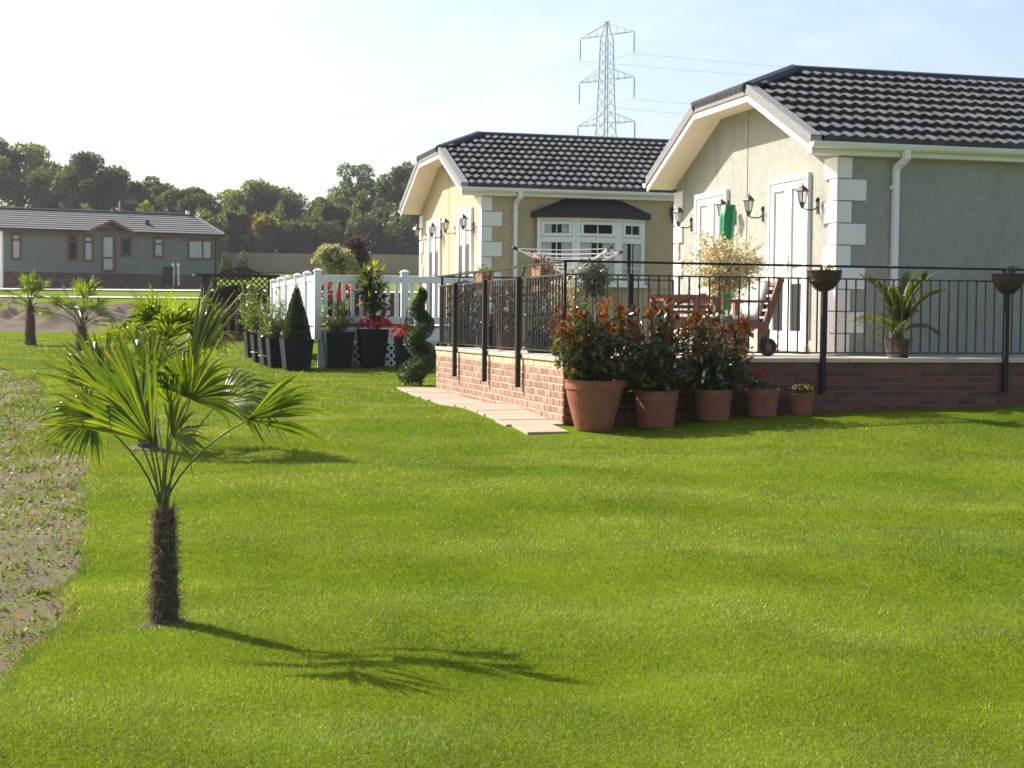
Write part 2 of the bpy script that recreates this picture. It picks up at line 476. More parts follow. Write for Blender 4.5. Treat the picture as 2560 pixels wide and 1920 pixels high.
# ================================================================== GROUND
def grass_material(name, dark, mid, light, soilcol=None, nearbump=True):
    mt, nt, bs, out = nodes(name)
    f1 = noise(nt, 0.9, 5, 0.6)
    f2 = noise(nt, 9.0, 5, 0.7)
    f3 = noise(nt, 70.0, 3, 0.7)
    c = ramp(nt, f1, [(0.32, mid), (0.55, light), (0.72, mid)])
    c = mix(nt, c, ramp(nt, f2, [(0.35, dark), (0.65, light)]), 0.45)
    c = mix(nt, c, ramp(nt, f3, [(0.3, dark), (0.75, light)]), 0.45)
    if soilcol:
        f4 = noise(nt, 2.3, 6, 0.7)
        c = mix(nt, c, soilcol, ramp(nt, f4, [(0.60, (0, 0, 0)), (0.72, (0.6, 0.6, 0.6))]))
    nt.links.new(c, bs.inputs['Base Color'])
    bs.inputs['Roughness'].default_value = 0.75
    bs.inputs['Specular IOR Level'].default_value = 0.0
    if nearbump:
        b = bump(nt, bs, f3, 0.8, 0.02)
    return mt
M['lawn'] = grass_material('lawn_turf', (0.055, 0.095, 0.004), (0.10, 0.155, 0.006), (0.15, 0.205, 0.010), (0.18, 0.18, 0.035))  # turf under the blades, colours darkened to act as shadow between them
M['meadow'] = grass_material('meadow_turf', (0.06, 0.10, 0.014), (0.12, 0.18, 0.022), (0.17, 0.22, 0.03), None, False)
def soil_material(name, a, b, weeds):
    mt, nt, bs, out = nodes(name)
    f1 = noise(nt, 1.6, 6, 0.7); f2 = noise(nt, 22, 6, 0.75); f3 = noise(nt, 4.5, 5, 0.7)
    c = ramp(nt, f2, [(0.3, a), (0.7, b)])
    c = mix(nt, c, tuple(np.array(b) * 0.6), ramp(nt, f1, [(0.45, (0, 0, 0)), (0.65, (0.7, 0.7, 0.7))]))
    if weeds: c = mix(nt, c, weeds, ramp(nt, f3, [(0.44, (0, 0, 0)), (0.60, (0.8, 0.8, 0.8))]))
    nt.links.new(c, bs.inputs['Base Color'])
    bs.inputs['Roughness'].default_value = 0.95
    bump(nt, bs, f2, 1.0, 0.03)
    return mt
M['soil'] = soil_material('weedy_soil', (0.075, 0.050, 0.028), (0.19, 0.135, 0.078), (0.13, 0.14, 0.03))
M['soil_far'] = soil_material('bare_soil', (0.052, 0.035, 0.022), (0.13, 0.087, 0.056), None)

def sheet(name, ds, lfun, ncol, mt, dz=0.0, extra=None):
    V = []
    for d in ds:
        l0, l1 = lfun(d)
        t = np.linspace(0, 1, ncol)
        l = l0 + (l1 - l0) * t
        x, y = XY(d, l)
        z = G(x, y) + dz
        if extra is not None: z = z + extra(x, y, d, l)
        V.append(np.stack([x, y, z], -1))
    V = np.array(V)
    nr = len(ds)
    i = np.arange(nr - 1)[:, None] * ncol + np.arange(ncol - 1)[None]
    Fc = np.stack([i, i + 1, i + ncol + 1, i + ncol], -1).reshape(-1, 4)
    me = np_mesh(name, V.reshape(-1, 3), Fc, mt, smooth=True)
    return tag(put(name, me), kind='structure')
ds = np.concatenate([np.linspace(-8, 60, 120), np.geomspace(61, 1500, 60)])
sheet('ground', ds, lambda d: (-60 - 1.2 * max(d, 0), 60 + 1.2 * max(d, 0)), 90, M['meadow'], -0.12)
# lawn: left edge runs beside the weedy bed, with the jog of the photograph
EDG_D = [-8, 2.5, 3.6, 4.3, 5.17, 5.85, 6.55, 7.33, 8.74, 12.30, 12.40, 13.06, 13.52, 17, 21.57, 23.61, 25.7, 28, 34, 45]
EDG_L = [-0.9, -1.0, -1.25, -1.55, -1.76, -1.84, -1.95, -2.12, -2.47, -3.46, -3.62, -3.92, -4.21, -5.2, -6.66, -7.68, -8.7, -11, -18, -30]
def ledge(d):
    return float(np.interp(d, EDG_D, EDG_L)) + 0.025 * math.sin(d * 5.1) + 0.018 * math.sin(d * 13.7 + 1)
lds = np.concatenate([np.linspace(-8, 2.5, 12)[:-1], np.arange(2.5, 16, 0.06), np.arange(16, 30, 0.16), np.linspace(30.2, 45.3, 40)])
def edge_drop(x, y, d, l):
    e = ledge(d)
    return -0.05 * (1 - sstep(l - e, 0.0, 0.06)) - 0.04 * (1 - sstep(45.3 - d, 0.0, 0.5))
def lawn_l(d):
    return ledge(d), 30.0
def lawn_sheet():
    V = []; nc = 150
    tt = np.linspace(0, 1, nc) ** 1.6
    for d in lds:
        e = ledge(d); l = e + (34 - e) * tt
        x, y = XY(d, l)
        V.append(np.stack([x, y, G(x, y) + edge_drop(x, y, d, l)], -1))
    V = np.array(V); nr = len(lds)
    i = np.arange(nr - 1)[:, None] * nc + np.arange(nc - 1)[None]
    Fc = np.stack([i, i + 1, i + nc + 1, i + nc], -1).reshape(-1, 4)
    return tag(put('lawn', np_mesh('lawn', V.reshape(-1, 3), Fc, M['lawn'], smooth=True)), kind='structure')
lawn_sheet()
def rough(x, y, d, l):
    return 0.010 * np.sin(9 * x + 3 * y) * np.sin(7 * y - 4 * x) + 0.006 * np.sin(23 * x - 11 * y) * np.sin(19 * y + 5 * x) + 0.03 * np.sin(1.7 * y + x)
sheet('soil_bed', np.concatenate([np.linspace(-8, 3, 8), np.arange(3.1, 30, 0.07)]), lambda d: (ledge(d) - 7 - 0.25 * max(d, 0), ledge(d) + 0.12), 90, M['soil'], -0.055, rough)
def mound(x, y, d, l):
    b = sstep(d, 45.2, 49) * (1 - sstep(d, 55, 60)) * (1 - sstep(l + 0.0 * d, -14.6, -12.2))
    return -0.03 + b * (0.30 + 0.20 * np.sin(1.3 * x + 0.4) * np.sin(1.1 * y) + 0.13 * np.sin(4.1 * x + 2 * y) * np.sin(3.7 * y - 1.3 * x) + 0.05 * np.sin(9 * x))
sheet('bare_soil_mound', np.linspace(45.15, 60.5, 90), lambda d: (-50, -12.0 - 0.16 * (d - 45)), 220, M['soil_far'], 0.0, mound)
for d0, d1, lr in ((59.6, 60.4, 2.0), (70.6, 71.5, 2.0), (79.5, 81.0, 2.0)):
    sheet('concrete_path', np.linspace(d0, d1, 3), lambda d: (-45, lr), 90, M['path'], -0.05)

# ---- grass blades over the lawn (denser nearby), weeds and stones in the soil bed
M['blade'] = leafmat('grass_blade', [(0, (0.118, 0.165, 0.026)), (0.5, (0.185, 0.235, 0.042)), (0.95, (0.255, 0.295, 0.062)), (1, (0.55, 0.55, 0.36))], 0.46, 0.45, 0.17, (1.6, 1.55, 1.0), clump=1.3, stripes=True)
DECKX = 3.38
def blades(name, n, d0, d1, label):
    rg = np.random.default_rng(11)
    d = np.exp(rg.uniform(math.log(d0), math.log(d1), n))
    l = rg.uniform(-0.40, 0.40, n) * d * 1.05
    x, y = XY(d, l)
    le = np.interp(d, EDG_D, EDG_L)
    ok = (l > le + 0.01) & ~((x > 3.72) & (y > 13.5) & (y < 20.4)) & ~((x > 4.4) & (y > 14.3) & (y < 20.4)) & ~((x > DECKX) & (y > 25.4))
    d, x, y = d[ok], x[ok], y[ok]
    n = len(d)
    z = G(x, y)
    h = (0.011 + 0.0008 * d) * rg.uniform(0.55, 1.35, n)
    wd = (0.0006 + 0.00019 * d) * rg.uniform(0.7, 1.4, n)
    a = rg.uniform(0, 2 * math.pi, n)
    lean = rg.uniform(0.15, 1.0, n)
    b = rg.uniform(0, 2 * math.pi, n)
    stripe = np.sin(2 * math.pi * (0.93 * y + 0.30 * x + 0.12 * np.sin(0.8 * x)) / 1.9)      # mowing direction alternates
    lx, ly = np.cos(b) * lean + 0.42 * np.tanh(2 * stripe), np.sin(b) * lean + 0.25 * np.tanh(2 * stripe)
    P = np.stack([x, y, z - 0.003], -1)
    S = np.stack([np.cos(a), np.sin(a), 0 * a], -1) * wd[:, None]
    T = np.stack([lx, ly, np.ones(n)], -1); T = unit(T) * h[:, None]
    V = np.empty((n, 3, 3)); V[:, 0] = P - S; V[:, 1] = P + S; V[:, 2] = P + T
    me = np_mesh(name, V.reshape(-1, 3), np.arange(n * 3).reshape(-1, 3), M['blade'])
    return tag(put(name, me), label, 'grass', kind='stuff')
blades('lawn_grass', 1200000, 3.3, 40, 'short mown bright green grass of the wide lawn')
M['weed'] = leafmat('weed_leaf', [(0, (0.07, 0.11, 0.02)), (0.6, (0.14, 0.17, 0.03)), (0.9, (0.22, 0.20, 0.06)), (1, (0.30, 0.10, 0.05))], 0.35, 0.5, 0.3)
def weeds():
    rg = np.random.default_rng(5)
    n = 140000
    d = np.exp(rg.uniform(math.log(4.6), math.log(27), n))
    le = np.interp(d, EDG_D, EDG_L)
    l = le - 0.02 - np.abs(rg.uniform(0, 1, n)) * (0.9 + 0.14 * d)
    x, y = XY(d, l)
    cx_ = rg.uniform(-6, 0.2, 900); cy_ = 4.5 + 24 * rg.uniform(0, 1, 900) ** 1.5; cr_ = rg.uniform(0.04, 0.28, 900) ** 1.0
    jj = rg.integers(0, 900, n); use = rg.uniform(0, 1, n) < 0.90
    x = np.where(use, cx_[jj] + rg.normal(0, 1, n) * cr_[jj], x); y = np.where(use, cy_[jj] + rg.normal(0, 1, n) * cr_[jj], y)
    d, l = DL(x, y); le = np.interp(d, EDG_D, EDG_L)
    keep = (l < le + 0.05) & (d > 4)
    d, l, x, y = d[keep], l[keep], x[keep], y[keep]
    n = len(x)
    P = np.stack([x, y, G(x, y) - 0.058 + rough(x, y, d, l)], -1)
    D = rdir(n, rg); D[:, 2] = np.abs(D[:, 2]) * 0.7 + 0.15
    h_ = n // 3
    sz = rg.uniform(0.014, 0.045, n) * (0.8 + 0.03 * d)
    me = leaf_mesh('bed_weeds', P[:h_], D[:h_], rdir(h_, rg), sz[:h_], 0.5, M['weed'])
    D[h_:, 2] += 0.5
    tag(put('bed_grass', leaf_mesh('bed_grass', P[h_:], D[h_:], rdir(n - h_, rg), sz[h_:] * 1.1, 0.16, M['weed'])), 'thin yellowing grass sprouting in patches across the soil bed', 'grass', kind='stuff')
    tag(put('bed_weeds', me), 'low patchy weeds growing over the bare soil beside the lawn', 'weeds', kind='stuff')
    n = 1800
    d = np.exp(rg.uniform(math.log(4.6), math.log(27), n)); le = np.interp(d, EDG_D, EDG_L)
    l = le - 0.03 - rg.uniform(0, 1, n) * (0.9 + 0.14 * d); x, y = XY(d, l)
    s = rg.uniform(0.004, 0.012, n) * (0.8 + 0.04 * d)
    s[:60] *= 2.0
    P = np.stack([x, y, G(x, y) - 0.055 + rough(x, y, d, l) + s * 0.2], -1)
    oc = np.array([[1, 0, 0], [0, 1, 0], [-1, 0, 0], [0, -1, 0], [0, 0, 0.7], [0, 0, -0.7]], float)
    V = P[:, None] + (oc[None] * rg.uniform(0.6, 1.3, (n, 6, 1))) * s[:, None, None]
    T = np.array([[0, 1, 4], [1, 2, 4], [2, 3, 4], [3, 0, 4], [1, 0, 5], [2, 1, 5], [3, 2, 5], [0, 3, 5]])
    Fc = (np.arange(n)[:, None, None] * 6 + T[None]).reshape(-1, 3)
    tag(put('bed_stones', np_mesh('bed_stones', V.reshape(-1, 3), Fc, mat('soil_clods', (0.17, 0.125, 0.075), 0.95, 0.35, 9))),
        'small stones and clods of earth scattered in the soil bed', 'stones', kind='stuff')
weeds()
def edge_tufts():
    rg = np.random.default_rng(17); n = 9000
    d = np.exp(rg.uniform(math.log(4.5), math.log(26), n))
    l = np.array([ledge(q) for q in d]) + rg.normal(0.01, 0.016, n) * (1 + 0.03 * d)
    x, y = XY(d, l); D = rdir(n, rg); D[:, 2] = np.abs(D[:, 2]) + 0.5
    me = leaf_mesh('edge_grass', np.stack([x, y, G(x, y) - 0.035], -1), D, rdir(n, rg), rg.uniform(0.015, 0.038, n) * (0.9 + 0.02 * d), 0.10 + 0.004 * 0, M['blade'])
    tag(put('edge_grass', me), 'ragged longer grass along the edge of the soil bed', 'grass', kind='stuff')
edge_tufts()

# ================================================================== TERRACE
TX, TY, TZ = 4.34, 14.335, 0.89      # outer corner, level of the coping top
TYE = 20.35                          # far end of the side wall
TXE = 14.0
ter = MB()
ter.box(TX + 0.06, TXE, TY + 0.06, TYE - 0.05, -0.3, TZ - 0.045)
ter.build('terrace_fill', M['mortar'])['kind'] = 'structure'
pat = MB(); pat.box(TX + 0.20, TXE, TY + 0.20, TYE - 0.02, TZ - 0.041, TZ - 0.004)
tag(pat.build('terrace_floor', M['patio']), kind='structure')

def brick_mesh(L):
    return MB().bbox(0, L - 0.011, 0, 0.10, 0, 0.064, 0.004).mesh('brick', M['brick'])
CH = 0.0745
def brick_wall(name, label, p0, ax, length, zlow, pitch, coping_over):
    # ax 'y': wall in plane X = TX going +Y (faces -X); ax 'x': wall in plane Y = TY going +X (faces -Y)
    t = thing(name, label, 'wall', (p0[0], p0[1], 0))
    rg = random.Random(3 if ax == 'y' else 4)
    me = brick_mesh(pitch); hm = brick_mesh(pitch / 2)
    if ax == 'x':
        for q in (me, hm): q.materials.clear(); q.materials.append(M['brick_shade'])
    ym = me.copy(); ym.materials.clear(); ym.materials.append(M['brick_yellow'])
    yh = hm.copy(); yh.materials.clear(); yh.materials.append(M['brick_yellow'])
    # brick face is local -Y side; for 'y' wall rotate +90deg so that +X local -> +Y world and local -Y -> +X ... use mirrored placing
    z = TZ - 0.05 - 0.064
    k = 0
    cnt = 0
    while z > zlow - 0.05:
        s = 0.0 if k % 2 == 0 else -pitch / 2
        while s < length - 0.03:
            a, mm = s, (ym if k == 0 and ax == 'y' else me)
            if s < 0: a, mm = 0.0, (yh if k == 0 and ax == 'y' else hm)
            elif s + pitch > length + 0.01: mm = (yh if k == 0 and ax == 'y' else hm)
            x_, y_ = (a, 0.0) if ax == 'x' else (0.0, a)
            g = gz(p0[0] + x_, p0[1] + y_)
            if z + 0.064 > g - 0.02:
                pr = rg.uniform(-0.0025, 0.0025)
                if ax == 'x':
                    put('brick', mm, t, (a + 0.005, -0.006 + pr, z))
                else:
                    # 90 deg about Z then the face that looks to -X is local +Y side
                    put('brick', mm, t, (0.094 + pr, a + 0.005, z), (0, 0, rad(90)))
                cnt += 1
            s += pitch if s >= 0 else pitch / 2 if False else pitch
        z -= CH; k += 1
    core = MB()
    if ax == 'x': core.box(0.02, length, 0.0, 0.09, zlow - 0.25, TZ - 0.048)
    else: core.box(0.0, 0.09, 0.0, length, zlow - 0.25, TZ - 0.048)
    core.build('mortar', M['mortar'] if ax == 'y' else M['mortar_shade'], t)
    n = int(round(length / 0.6)); st = length / n
    for i in range(n):
        c = MB()
        a, b = i * st + (0.003 if i else -0.02), (i + 1) * st - 0.003
        if ax == 'x': c.bbox(a, b, -0.03, 0.20, TZ - 0.045, TZ + (i % 2) * 0.0015, 0.006)
        else: c.bbox(-0.025, 0.198, max(a, 0.205), b, TZ - 0.045, TZ + (i % 2) * 0.0015, 0.006)
        c.build('coping_slab', M['coping'] if ax == 'y' else M['patio'], t)
    return t, cnt
wl, n1 = brick_wall('brick_terrace_wall', 'sunlit red brick side wall of the terrace with buff top course', (TX, TY), 'y', TYE - TY, 0.19, 0.215, 0.02)
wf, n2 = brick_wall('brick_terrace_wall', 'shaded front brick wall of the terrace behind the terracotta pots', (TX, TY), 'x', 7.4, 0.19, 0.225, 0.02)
print('bricks', n1, n2)
# paving slabs beside the side wall
pv = thing('paving', 'strip of sand coloured paving slabs along the side wall of the terrace', 'paving', (0, 0, 0))
pv['kind'] = 'structure'
y = 13.72; i = 0
rg = random.Random(2)
while y < 20.3:
    w_ = [0.60, 0.45, 0.60, 0.30][i % 4]
    x0 = TX - 0.56 + rg.uniform(-0.03, 0.03)
    xr = TX - 0.004 if y > TY - 0.1 else TX - 0.12
    s = MB(); s.bbox(x0, xr, y + 0.006, min(y + w_ - 0.016, 20.32), -0.06, 0.012 + rg.uniform(-0.002, 0.002), 0.004)
    for j, v in enumerate(s.v):
        s.v[j] = (v[0], v[1], v[2] + max(gz(v[0], v[1]), gz(TX - 0.3, v[1])) + 0.005)
    s.build('paving_slab', M['paving'], pv)
    y += w_; i += 1

# ---- railings
RT, RL, RB = 1.845, 1.715, 0.945       # handrail, upper rail, bottom rail heights
def twisted(h, w_=0.016, n=26):
    return MB().tube([(0, 0, h * i / n) for i in range(n + 1)], w_ * 0.72, 4, True, math.pi / 5)
BARL = RL - RB
M_plain = MB().tube([(0, 0, 0), (0, 0, BARL)], 0.0095, 6).mesh('bar', M['black_metal'])
M_twist = twisted(BARL).mesh('twisted_bar', M['black_metal'])
def basket(scale=1.0):
    b = MB()
    for k in range(4):
        pts = []
        for i in range(9):
            t = i / 8; a = k * math.pi / 2 + t * math.pi
            r = 0.030 * scale * math.sin(math.pi * t)
            pts.append((r * math.cos(a), r * math.sin(a), (t - 0.5) * 0.11 * scale))
        b.tube(pts, 0.0045, 5)
    b.lathe([(0.004, -0.062 * scale), (0.012, -0.057 * scale), (0.004, -0.05 * scale)], 6)
    b.lathe([(0.004, 0.05 * scale), (0.012, 0.057 * scale), (0.004, 0.062 * scale)], 6)
    return b.mesh('basket_scroll', M['black_metal'], True)
M_basket = basket(1.0)
def railing(name, label, p0, ax, length, posts, pos_off, panels):
    t = thing(name, label, 'railing', (p0[0], p0[1], 0))
    V = (lambda a, z, o=0.0: (a, o, z)) if ax == 'x' else (lambda a, z, o=0.0: (o, a, z))
    MB().bar(V(-0.02, RT), V(length, RT), 0.055, 0.022).build('handrail', M['grey_rail'], t)
    MB().bar(V(0, RL), V(length, RL), 0.025, 0.016).build('upper_rail', M['black_metal'], t)
    MB().bar(V(0, RB), V(length, RB), 0.025, 0.016).build('bottom_rail', M['black_metal'], t)
    for a in posts:
        p = MB(); o = pos_off
        p.bar(V(a, 0.55, o), V(a, RL + 0.012, o), 0.05)
        p.bar(V(a, RL + 0.012, o * 0.5), V(a, RT, 0.0), 0.018)
        p.bar(V(a, 0.53, o), V(a, 0.55, o), 0.056)
        p.build('post', M['grey_rail'], t)
    p = MB(); p.tube([V(0, TZ), V(0, RT)], 0.014, 6); p.build('end_post', M['black_metal'], t)
    n = int(length / 0.108); 
    for i in range(1, n):
        a = i * length / n
        if min([abs(a - q) for q in posts] + [9]) < 0.035: continue
        mm = M_twist if (i % 3 == 0 if ax == 'x' else i % 2 == 0) else M_plain
        put('bar', mm, t, V(a, RB), (0, 0, random.random()))
    for (a, kind) in panels:
        for dz in (0.20, 0.40, 0.60):
            for q in ((-0.055, 0, 0.055) if abs(dz - 0.40) < 0.01 else (0.0,)):
                put('basket_scroll', M_basket, t, V(a + q, RB + dz), (0, 0, random.random() * 3), (1, 1, 1))
        for q in (-0.055, 0.055):
            pts = [V(a + q * 0.2, RB + 0.27), V(a + q, RB + 0.34), V(a + q, RB + 0.46), V(a + q * 0.2, RB + 0.53)]
            MB().tube(pts, 0.0055, 5).build('scroll', M['black_metal'], t)
    return t
railing('iron_railing', 'black ironwork railing with basket scrolls along the sunlit side of the terrace', (TX + 0.02, TY + 0.03), 'y', TYE - TY - 0.06,
        [1.50, 3.02, 4.62], -0.075, [(0.73, 0), (2.27, 0), (3.8, 0), (5.25, 0)])
railing('iron_railing', 'black ironwork railing with slim twisted bars along the front of the terrace', (TX + 0.02, TY + 0.03), 'x', 7.2,
        [0.655, 2.765, 4.90, 7.0], -0.075, [])
# rail along the back of the terrace, seen through the side railing
t = thing('iron_railing', 'black ironwork railing across the back of the terrace before the cream house', 'railing', (TX + 0.02, TYE - 0.05, 0))
MB().bar((0.04, 0, RT), (3.4, 0, RT), 0.055, 0.022).build('handrail', M['grey_rail'], t)
MB().bar((0.04, 0, RL), (3.4, 0, RL), 0.025, 0.016).build('upper_rail', M['black_metal'], t)
MB().bar((0.04, 0, RB), (3.4, 0, RB), 0.025, 0.016).build('bottom_rail', M['black_metal'], t)
for i in range(1, 31):
    put('bar', M_twist if i % 3 == 0 else M_plain, t, (0.04 + i * 0.108, 0, RB))
for a in (0.04, 1.7, 3.4):
    MB().bar((a, 0, TZ), (a, 0, RT), 0.03).build('post', M['grey_rail'], t)

# ================================================================== HOUSES
TILE_W, TILE_L = 0.15, 0.318
def tile_mesh():
    n = 6; V = []; Fc = []
    hs = [0.028 * (0.5 - 0.5 * math.cos(2 * math.pi * i / n)) for i in range(n + 1)]
    for i in range(n + 1):
        x = TILE_W * i / n
        V += [(x, 0.0, -0.012), (x, 0.0, hs[i] + 0.060), (x, TILE_L + 0.02, hs[i] + 0.004)]
    for i in range(n):
        a = 3 * i
        Fc += [(a, a + 3, a + 4, a + 1), (a + 1, a + 4, a + 5, a + 2)]
    return MB().add(V, Fc)
TILE = tile_mesh().mesh('roof_tile', M['tile'])

def lantern_meshes():
    b = MB()
    b.bbox(-0.012, 0.0, -0.04, 0.04, -0.11, 0.11, 0.004)          # wall plate
    b.lathe([(0.012, 0), (0.022, 0.03), (0.012, 0.06)], 8, (-0.02, 0, 0.05))
    b.tube([(-0.01, 0, -0.02), (-0.06, 0, -0.055), (-0.14, 0, -0.062), (-0.21, 0, -0.05), (-0.235, 0, -0.02)], 0.010, 8)
    body = MB()
    body.lathe([(0.012, -0.045), (0.030, -0.02), (0.034, 0.0), (0.045, 0.03), (0.050, 0.04)], 6, (-0.235, 0, 0.0))
    for k in range(6):
        a = k * math.pi / 3
        body.bar((-0.235 + 0.047 * math.cos(a), 0.047 * math.sin(a), 0.035), (-0.235 + 0.074 * math.cos(a), 0.074 * math.sin(a), 0.19), 0.007)
    hood = MB()
    hood.lathe([(0.100, 0.188), (0.100, 0.196), (0.078, 0.222), (0.045, 0.255), (0.020, 0.268), (0.012, 0.285), (0.016, 0.295), (0.003, 0.315)], 6, (-0.235, 0, 0))
    gl = MB()
    gl.lathe([(0.044, 0.04), (0.070, 0.188)], 6, (-0.235, 0, 0), closed=False)
    M['lamp_glass'] = glassmat('lantern_glass', (0.55, 0.55, 0.5), 0.55)
    return b.mesh('bracket', M['black_metal']), body.mesh('lantern_frame', M['black_metal']), hood.mesh('hood', M['black_metal']), gl.mesh('pane', M['lamp_glass'])
LAMP = lantern_meshes()
def lamp(loc, label, group):
    t = thing('wall_lantern', label, 'lamp', loc, 0, group)
    put('bracket', LAMP[0], t); f = put('lantern_frame', LAMP[1], t); put('hood', LAMP[2], t); put('pane', LAMP[3], f)
    t.scale = (0.84, 0.84, 0.84)
    return t

def french_door(par, X, ya, yb, z0, z1, curtain_sky_reflection=(0.35, 1.0)):
    # door set in the wall plane X (looks to -X), between ya < yb
    d = empty('door'); d.parent = par
    fr = MB(); fw = 0.07; p = 0.05
    fr.bbox(X - p, X + 0.05, ya, ya + fw, z0, z1); fr.bbox(X - p, X + 0.05, yb - fw, yb, z0, z1)
    fr.bbox(X - p, X + 0.05, ya + fw, yb - fw, z1 - fw, z1); fr.bbox(X - p - 0.03, X + 0.05, ya - 0.03, yb + 0.03, z0 - 0.03, z0 + 0.04)
    fr.build('door_frame', M['upvc'], d)
    ym = (ya + yb) / 2
    for (a, b, s) in ((ya + fw, ym, 1), (ym, yb - fw, -1)):
        lf = MB(); st = 0.095; q = 0.035
        a += 0.004; b -= 0.004
        lf.bbox(X - q, X + 0.03, a, a + st, z0 + 0.045, z1 - fw - 0.004); lf.bbox(X - q, X + 0.03, b - st, b, z0 + 0.045, z1 - fw - 0.004)
        lf.bbox(X - q, X + 0.03, a + st, b - st, z1 - fw - st - 0.004, z1 - fw - 0.004); lf.bbox(X - q, X + 0.03, a + st, b - st, z0 + 0.045, z0 + 0.045 + 0.16)
        lf.build('door_leaf', M['upvc'], d)
        MB().add([(X - 0.026, a + st, z0 + 0.2), (X - 0.026, b - st, z0 + 0.2), (X - 0.026, b - st, z1 - fw - st), (X - 0.026, a + st, z1 - fw - st)], [(3, 2, 1, 0)]).build('pane', M['glass'], d)
        zc0 = z0 + 0.2 + (z1 - z0 - 0.4) * curtain_sky_reflection[0]
        c = MB(); n = 14
        vs = []
        for i in range(n + 1):
            yy = a + st + (b - a - 2 * st) * i / n
            xx = X - 0.018 + 0.006 * (i % 2)
            vs += [(xx, yy, zc0), (xx, yy, z1 - fw - st)]
        c.add(vs, [(2 * i, 2 * i + 2, 2 * i + 3, 2 * i + 1) for i in range(n)])
        c.build('curtain_sky_reflection', M['curtain_sky_reflection'], d)
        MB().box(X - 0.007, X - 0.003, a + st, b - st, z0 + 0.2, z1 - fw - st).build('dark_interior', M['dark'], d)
    h = MB(); h.bbox(X - 0.047, X - 0.036, ym - 0.06, ym - 0.03, z0 + 0.92, z0 + 1.12, 0.003)
    h.tube([(X - 0.05, ym - 0.045, z0 + 1.05), (X - 0.085, ym - 0.045, z0 + 1.05), (X - 0.085, ym - 0.17, z0 + 1.05)], 0.009, 8)
    h.build('handle', M['chrome'], d)
    return d

